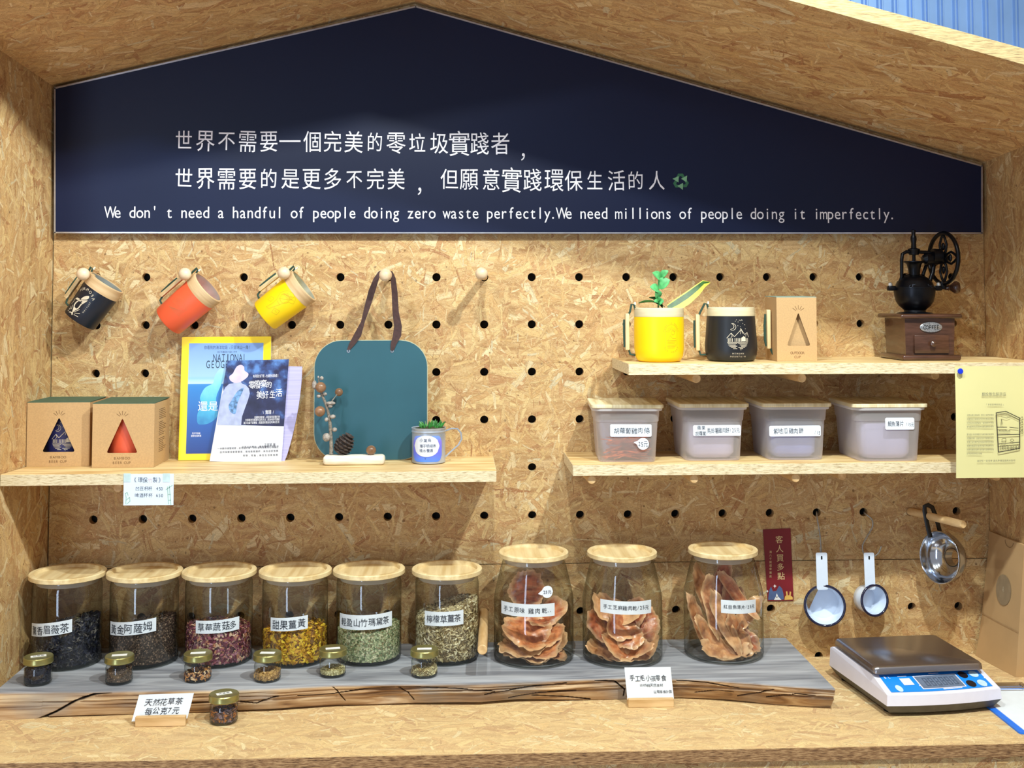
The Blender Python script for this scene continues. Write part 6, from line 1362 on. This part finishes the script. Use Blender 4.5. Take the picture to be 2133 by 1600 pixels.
for i, (lb, cx, by, on, cols, h, shp, sz, ang) in enumerate(SM):
    z = ZW if on else ZS; r = .0245; p = atz(cx, by, z); d = Vector((p.x-CX, p.y+CD, 0)).normalized()*r; loc = (p.x+d.x, p.y+d.y, z+.0006)
    t = thing('sample_jar', lb, 'jar', loc, group=GS)
    MB().lathe([(.019, 0), (.0225, .0008), (r, .004), (r, .028), (.0225, .033), (.0205, .036), (.0205, .042)], 36, cap=False).build('glass', M_glass, t, smooth=.8)
    MB().lathe([(.018, .0004), (.0222, .0010), (r+.0002, .004), (r+.0001, .0055), (.020, .0045), (.001, .004), (.001, .0004)], 32, cap=False).build('base', M_gbase, t, smooth=.9)
    MB().lathe([(.0232, .0375), (.0262, .0375), (.0268, .0390), (.0262, .0405), (.0262, .0478), (.0250, .0492), (.0235, .0488), (.0001, .0485)], 40, cap=False).build('lid', M_gold_lid, t, smooth=.6)
    M = Matrix.Translation((0, 0, .0490)) @ Matrix.Rotation(D(ang), 4, 'Z')
    MB(M).box((0, 0, 0), (.027, .011, .0003)).build('lid_label', M_tag, t, smooth=None)
    if i in (0, 6): mb = MB(M); text(mb, '花草茶', -.010, .010, 0, .007, place=lambda u, v: (u, v, .0003)); mb.build('lid_writing', M_pen, t, smooth=None, kind='stuff')
    heap('tea_sample', ('dried tea sample inside the ' + lb.split(',')[0]), loc, .0232, h, .002, island_mat('tea_sample_%s' % 'abcdefg'[i], cols), 420, sz, 50+i, zb=.005, shape=shp)
# ================================================================ standing cards
M_block = mat('card_holder_wood', 'E0BE8C', .5, var=.08, scale=1, stretch=(8, 60, 60), hex2='C49A62'); M_card = mat('white_card', 'E9F0F8', .6, var=.01)
def card(lb, bl, br, tl, tr, by, bh, lines, hx):
    """bl..tr: pixels of the paper, hx: (left,right,top,bottom) pixels of the wooden holder"""
    p = atz((hx[0]+hx[1])/2, hx[3], ZW); pr_ = atz(hx[1], hx[3], ZW); pl_ = atz(hx[0], hx[3]+2, ZW); ang = math.atan2(pr_.y-pl_.y, pr_.x-pl_.x)*0
    w = (pr_-pl_).length; S = ppm(p.y); hb = (hx[3]-hx[2])/S*.93
    t = thing('price_card', lb, 'card', (p.x, p.y+.010, ZW+.0003), 0, 'price cards in wooden holders')
    MB().box((0, -.006, hb/2), (w, .009, hb), .0008, 1).build('holder', M_block, t, smooth=None); MB().box((0, .008, hb/2*.8), (w, .008, hb*.8), .0008, 1).build('holder_back', M_block, t, smooth=None)
    o = Vector(t.location); yb = p.y+.0115; 
    A, B_, C_, D_ = at(bl[0], bl[1], yb), at(br[0], br[1], yb), at(tr[0], tr[1], yb+.010), at(tl[0], tl[1], yb+.010)
    V = []; n = 8
    for i in range(n+1):
        v = i/n; l_ = A.lerp(D_, v); r_ = B_.lerp(C_, v); bow = -.004*v*v
        V += [tuple(l_-o+Vector((0, bow, 0))), tuple(r_-o+Vector((0, bow, 0)))]
    V2 = [(a, b_+.0004, c) for a, b_, c in V]; k = len(V); fs = [(2*i, 2*i+1, 2*i+3, 2*i+2) for i in range(n)]
    MB().add(V+V2, fs+[tuple(reversed([q+k for q in f])) for f in fs]).build('paper', M_card, t, smooth=1)
    mb = MB()
    def P(u, v):
        l_ = A.lerp(D_, v); r_ = B_.lerp(C_, v); q = l_.lerp(r_, u); return tuple(q-o+Vector((0, -.004*v*v-.0007, 0)))
    W_ = (B_-A).length; Hh = (D_-A).length
    for s, u0, u1, v, sz in lines: text(mb, s, u0*W_, u1*W_, v*Hh, sz, place=lambda a, b_: P(a/W_, b_/Hh), jit=.07)
    mb.build('writing', M_pen, t, smooth=None, kind='stuff')
card('white card reading a tea price, in a wooden holder before the plank left', (274, 1503), (390, 1497), (291, 1446), (405, 1442), 0, 0, [('天然花草茶', .15, .84, .70, .0135), ('每公克7元', .20, .82, .36, .0135)], (281, 386, 1493, 1514))
card('white card in a wooden holder before the middle meat jar', (1307, 1458), (1404, 1457), (1300, 1389), (1396, 1388), 0, 0, [('手工毛小孩零食', .09, .88, .66, .0115), ('100%純天然食材', .28, .80, .44, .0062), ('以每單價計算', .58, .97, .24, .0058)], (1309, 1404, 1456, 1474))
# ================================================================ kitchen scale
M_wht = mat('white_abs_plastic', 'E6E4F2', .35, var=.01); M_dkb = mat('grey_base_plastic', '5A5852', .6, var=.1); M_st = mat('brushed_platter_steel', 'A8A4A8', .26, .95, var=.05, scale=1, stretch=(4, 300, 4)); M_bl = mat('bright_blue_panel', '1E8CF0', .3, var=.01); M_lcd = mat('grey_lcd', '6A7890', .2, var=.05); M_btn = mat('dark_button', '241C20', .3); M_btnw = mat('pale_button', 'C8E4F4', .4)
ks = thing('kitchen_scale', 'white and blue digital scale with a steel platter, right end of counter', 'scale', (1.607, -.223, ZW+.0003), D(7.0))
w2, yf, yb_ = .112, -.122, .112
def sec(z, inset=0, yf_=yf): 
    P = []
    for k in range(9): u = -1+2*k/8; P.append((u*(w2-inset), yf_+inset-.010*(1-u*u), z))
    return P+[((w2-inset), yb_-inset, z), (-(w2-inset), yb_-inset, z)]
mb = MB(); loft(mb, [sec(.006, .010), sec(.020, .001), sec(.021, .0)]); mb.build('base', M_dkb, ks, smooth=.4)
mb = MB()
l0, l1, l2 = sec(.0212), sec(.0395, .0015), None
top_ = [(x, y, (.0405 if i < 9 else .060)) for i, (x, y, z) in enumerate(sec(.04, .006))]
loft(mb, [l0, [(x, y, z if i < 9 else .056) for i, (x, y, z) in enumerate(l1)]], True, False)
V = [(x, y, z if i < 9 else .056) for i, (x, y, z) in enumerate(l1)]
yk_ = -.060
# sloping front apron and flat deck
fr = V[:9]; k9 = [(x*.985, yk_, .0575) for x, y, z in fr]
mb.add(fr+k9, [(i, i+1, 9+i+1, 9+i) for i in range(8)])
mb.add([k9[0], k9[8], (w2-.004, yb_-.004, .0585), (-(w2-.004), yb_-.004, .0585), fr[0], fr[8], V[9], V[10]], [(0, 1, 2, 3), (4, 0, 3, 7), (1, 5, 6, 2), (3, 2, 6, 7)]); mb.build('housing', M_wht, ks, smooth=.4)
def pan(u, v, h=.0006):
    """u -1..1 across, v 0..1 up the sloping panel"""
    x = u*(w2-.0015); y0 = yf+.0015-.010*(1-u*u); z0 = .0395; y = y0+(yk_-y0)*v; z = z0+(.0575-z0)*v; return (x*(1-.015*v), y-h*.3, z+h)
def pquad(mb, u0, u1, v0, v1, h, n=8):
    V = []
    for i in range(n+1): u = u0+(u1-u0)*i/n; V += [pan(u, v0, h), pan(u, v1, h)]
    mb.add(V, [(2*i, 2*i+2, 2*i+3, 2*i+1) for i in range(n)])
mb = MB(); pquad(mb, -.90, .90, .13, .93, .0006); mb.build('control_panel', M_bl, ks, smooth=1)
mb = MB(); pquad(mb, -.34, .44, .22, .80, .0009); mb.build('display_frame', M_wht, ks, smooth=1)
mb = MB(); pquad(mb, -.32, .42, .25, .77, .0012); mb.build('display', M_lcd, ks, smooth=1)
mb = MB()
for k in range(6):
    u = -.22+.1*k
    for a, b_, c, d_ in ((u, .34, u+.015, .68), (u+.055, .34, u+.07, .68), (u+.01, .34, u+.06, .37), (u+.01, .50, u+.06, .53), (u+.01, .65, u+.06, .68)): pquad(mb, a, c, b_, d_, .0014, 1)
mb.build('display_digits', mat('dim_lcd_segments', '4E5A70', .3), ks, smooth=None, kind='stuff')
for (u, v, m_) in ((.56, .72, M_btn), (.56, .32, M_btn), (.76, .72, M_btnw), (.76, .30, M_btnw), (-.73, .28, M_btnw)):
    mb = MB(); V = [pan(u+.080*(1 if m_ is not M_btnw or u > 0 else .7)*math.cos(2*PI*k/16), v+.15*math.sin(2*PI*k/16), .0013) for k in range(16)]; mb.add(V, [tuple(range(16))]); mb.build('button', m_, ks, smooth=None)
mb = MB(); pquad(mb, -.60, -.42, .42, .72, .0011); mb.build('spec_sticker', M_label, ks, smooth=None)
mb = MB(); text(mb, 'BL', -.86, -.72, .80, .19, place=lambda a, b_: pan(a, b_*1.0, .0012), sx=.5); 
for v, u0, u1 in ((.85, -.02, .16), (.17, .0, .34), (.80, -.60, -.44), (.15, .74, .80), (.50, .88, .90), (.36, -.36, -.345)): pquad(mb, u0, u1, v, v+.03, .0011, 2)
mb.build('panel_print', M_white, ks, smooth=None, kind='stuff')
MB().box((0, .008, .060), (.09, .09, .006)).build('load_column', M_dkb, ks, smooth=None)
mb = MB(Matrix.Translation((-.001, .0135, 0)) @ Matrix.Rotation(D(-2.5), 4, 'Z')); loft(mb, [loop(.214, .186, .010, .0625), loop(.214, .186, .010, .0655), loop(.212, .184, .010, .0715), loop(.206, .178, .009, .0745)]); mb.build('platter', M_st, ks, smooth=.9)
for sx_ in (-1, 1):
    for sy in (-1, 1): MB().cyl((sx_*.09, .0+sy*.085, 0), (sx_*.09, sy*.085, .0065), .009, .009, 16).build('foot', M_black, ks)
# ================================================================ clipboard
cb = thing('clipboard', 'blue clipboard with white paper beside the scale, cut by the frame', 'clipboard', (1.795, -.325, ZW+.0003), D(-1))
xl_ = atz(2073, 1484, ZW+.004).x-cb.location.x
mb = MB(); loft(mb, [loop(.140, .250, .006, 0, 4), loop(.140, .250, .006, .0030, 4)], M=Matrix.Translation((xl_+.070, .005, 0))); mb.build('board', mat('blue_clipboard', '1478F0', .35, var=.01), cb, smooth=.5)
MB(Matrix.Translation((xl_+.076, -.012, .0034))).box((0, 0, 0), (.128, .215, .0008)).build('paper', M_card, cb, smooth=None)
MB().box((xl_+.070, .112, .0062), (.10, .020, .005), .002, 2).build('clip', M_chrome, cb, smooth=.6); MB().tube([(xl_+.03, .112, .009), (xl_+.035, .085, .010), (xl_+.105, .085, .010), (xl_+.11, .112, .009)], .0014, 8).build('clip_wire', M_chrome, cb, smooth=1)
# ================================================================ paper bag
M_bag = mat('brown_bag_paper', 'BC9A6E', .7, var=.05, scale=8, bump=.1); 
bg_ = thing('paper_bag', 'brown kraft paper bag with an oval grey sticker leaning on the right wall', 'bag', (1.845, -.085, ZW+.0003)); bo = Vector(bg_.location)
A, B_ = atz(2033, 1366, ZW), atz(2117, 1411, ZW); H_ = .258
ytop0, ytop1 = A.y+.0, B_.y
def wallx(y): return XR+(FR_.x-XR)*(-y/.55)-.0015
V = []; n = 10
for i in range(n+1):
    v = i/n; z = ZW+.0003+H_*v
    xa_ = A.x+(wallx(A.y)-.004-A.x)*min(1, v*1.15)**.8; xb_ = B_.x+(wallx(B_.y)-.005-B_.x)*min(1, v*1.05); ex = .003*math.sin(v*7)
    ya, yb2 = min(A.y+.002, -.004), B_.y-.002*v
    V += [(xa_-.001+ex*.3, ya, z), ((xa_+xb_)/2-.003+ex*.4, (ya+yb2)/2, z), (xb_-.001, yb2, z), (wallx(yb2)-.0005 if v > .02 else wallx(yb2)-.0005, yb2+.001, z), (wallx(ya)-.0005, ya, z)]
fs = [(5*i+k, 5*i+(k+1) % 5, 5*i+5+(k+1) % 5, 5*i+5+k) for i in range(n) for k in range(5)]+[(4, 3, 2, 1, 0), tuple(5*n+k for k in range(5))]
off(MB(), bo).add(V, fs).build('sack', M_bag, bg_, smooth=.5)
def face(u, v, h=.0012):
    """u 0 back .. 1 front, v 0..1 up"""
    i = min(n-1, int(v*n)); k = v*n-i; P = lambda j: Vector(V[5*i+j]).lerp(Vector(V[5*i+5+j]), k)
    q = P(0).lerp(P(1), u*2) if u < .5 else P(1).lerp(P(2), u*2-1); return tuple(q+Vector((-h, -h*.2, h*.15))-bo)
mb = MB(); m = 28; V_ = [face(.56+.20*math.cos(2*PI*k/m), .60+.118*math.sin(2*PI*k/m)) for k in range(m)]; mb.add([face(.56, .60)]+V_, [(0, 1+k, 1+(k+1) % m) for k in range(m)]); mb.build('sticker', mat('grey_brown_sticker', '8F7C62', .5), bg_, smooth=1)
mb = MB(); text(mb, 'A', .54, .60, .61, .06, place=lambda a, b_: face(a, b_, .002), sx=.8); mb.build('sticker_mark', mat('pale_mark', 'C9BDA4', .6), bg_, smooth=None)
mb = MB(); 
for k in range(10): u0, u1 = k/10, (k+1)/10; mb.add([face(u0, .335, .0010), face(u1, .335, .0010), face(u1, .342, .0010), face(u0, .342, .0010)], [(0, 1, 2, 3)])
mb.build('fold_line', mat('bag_fold', 'A98860', .8), bg_, smooth=1)
mb = MB(); V_ = [face(.62+.11*math.cos(PI+PI*k/12), .985+.045*math.sin(PI+PI*k/12), .001) for k in range(13)]
for k in range(12): a, b_ = Vector(V_[k]), Vector(V_[k+1]); mb.tube([a, b_], .0006, 4)
mb.build('thumb_notch', mat('bag_notch', '8A6C48', .8), bg_, smooth=None, kind='stuff')
# ================================================================ unseen glowing pane behind the camera, added for bright strips in the jars
dr_ = struct('reflection_pane', 'unseen framed glowing pane added for reflections in the jars')
m, nt, b = nodes('glowing_pane'); nt.nodes.clear(); out = N(nt, 'ShaderNodeOutputMaterial'); em = N(nt, 'ShaderNodeEmission'); em.inputs[0].default_value = (.62, .78, 1, 1); em.inputs[1].default_value = 9; L(nt, em.outputs[0], out.inputs[0])
MB().box((-.75, -3.2, 1.1), (.36, .01, 2.0)).build('pane', m, dr_, smooth=None)
mb = MB(); mb.box((-.955, -3.2, 1.1), (.05, .05, 2.2)); mb.box((-.545, -3.2, 1.1), (.05, .05, 2.2)); mb.box((-.75, -3.2, 2.15), (.36, .05, .1)); mb.box((-.75, -3.2, .05), (.36, .05, .1)); mb.build('frame', M_alu, dr_, smooth=None)
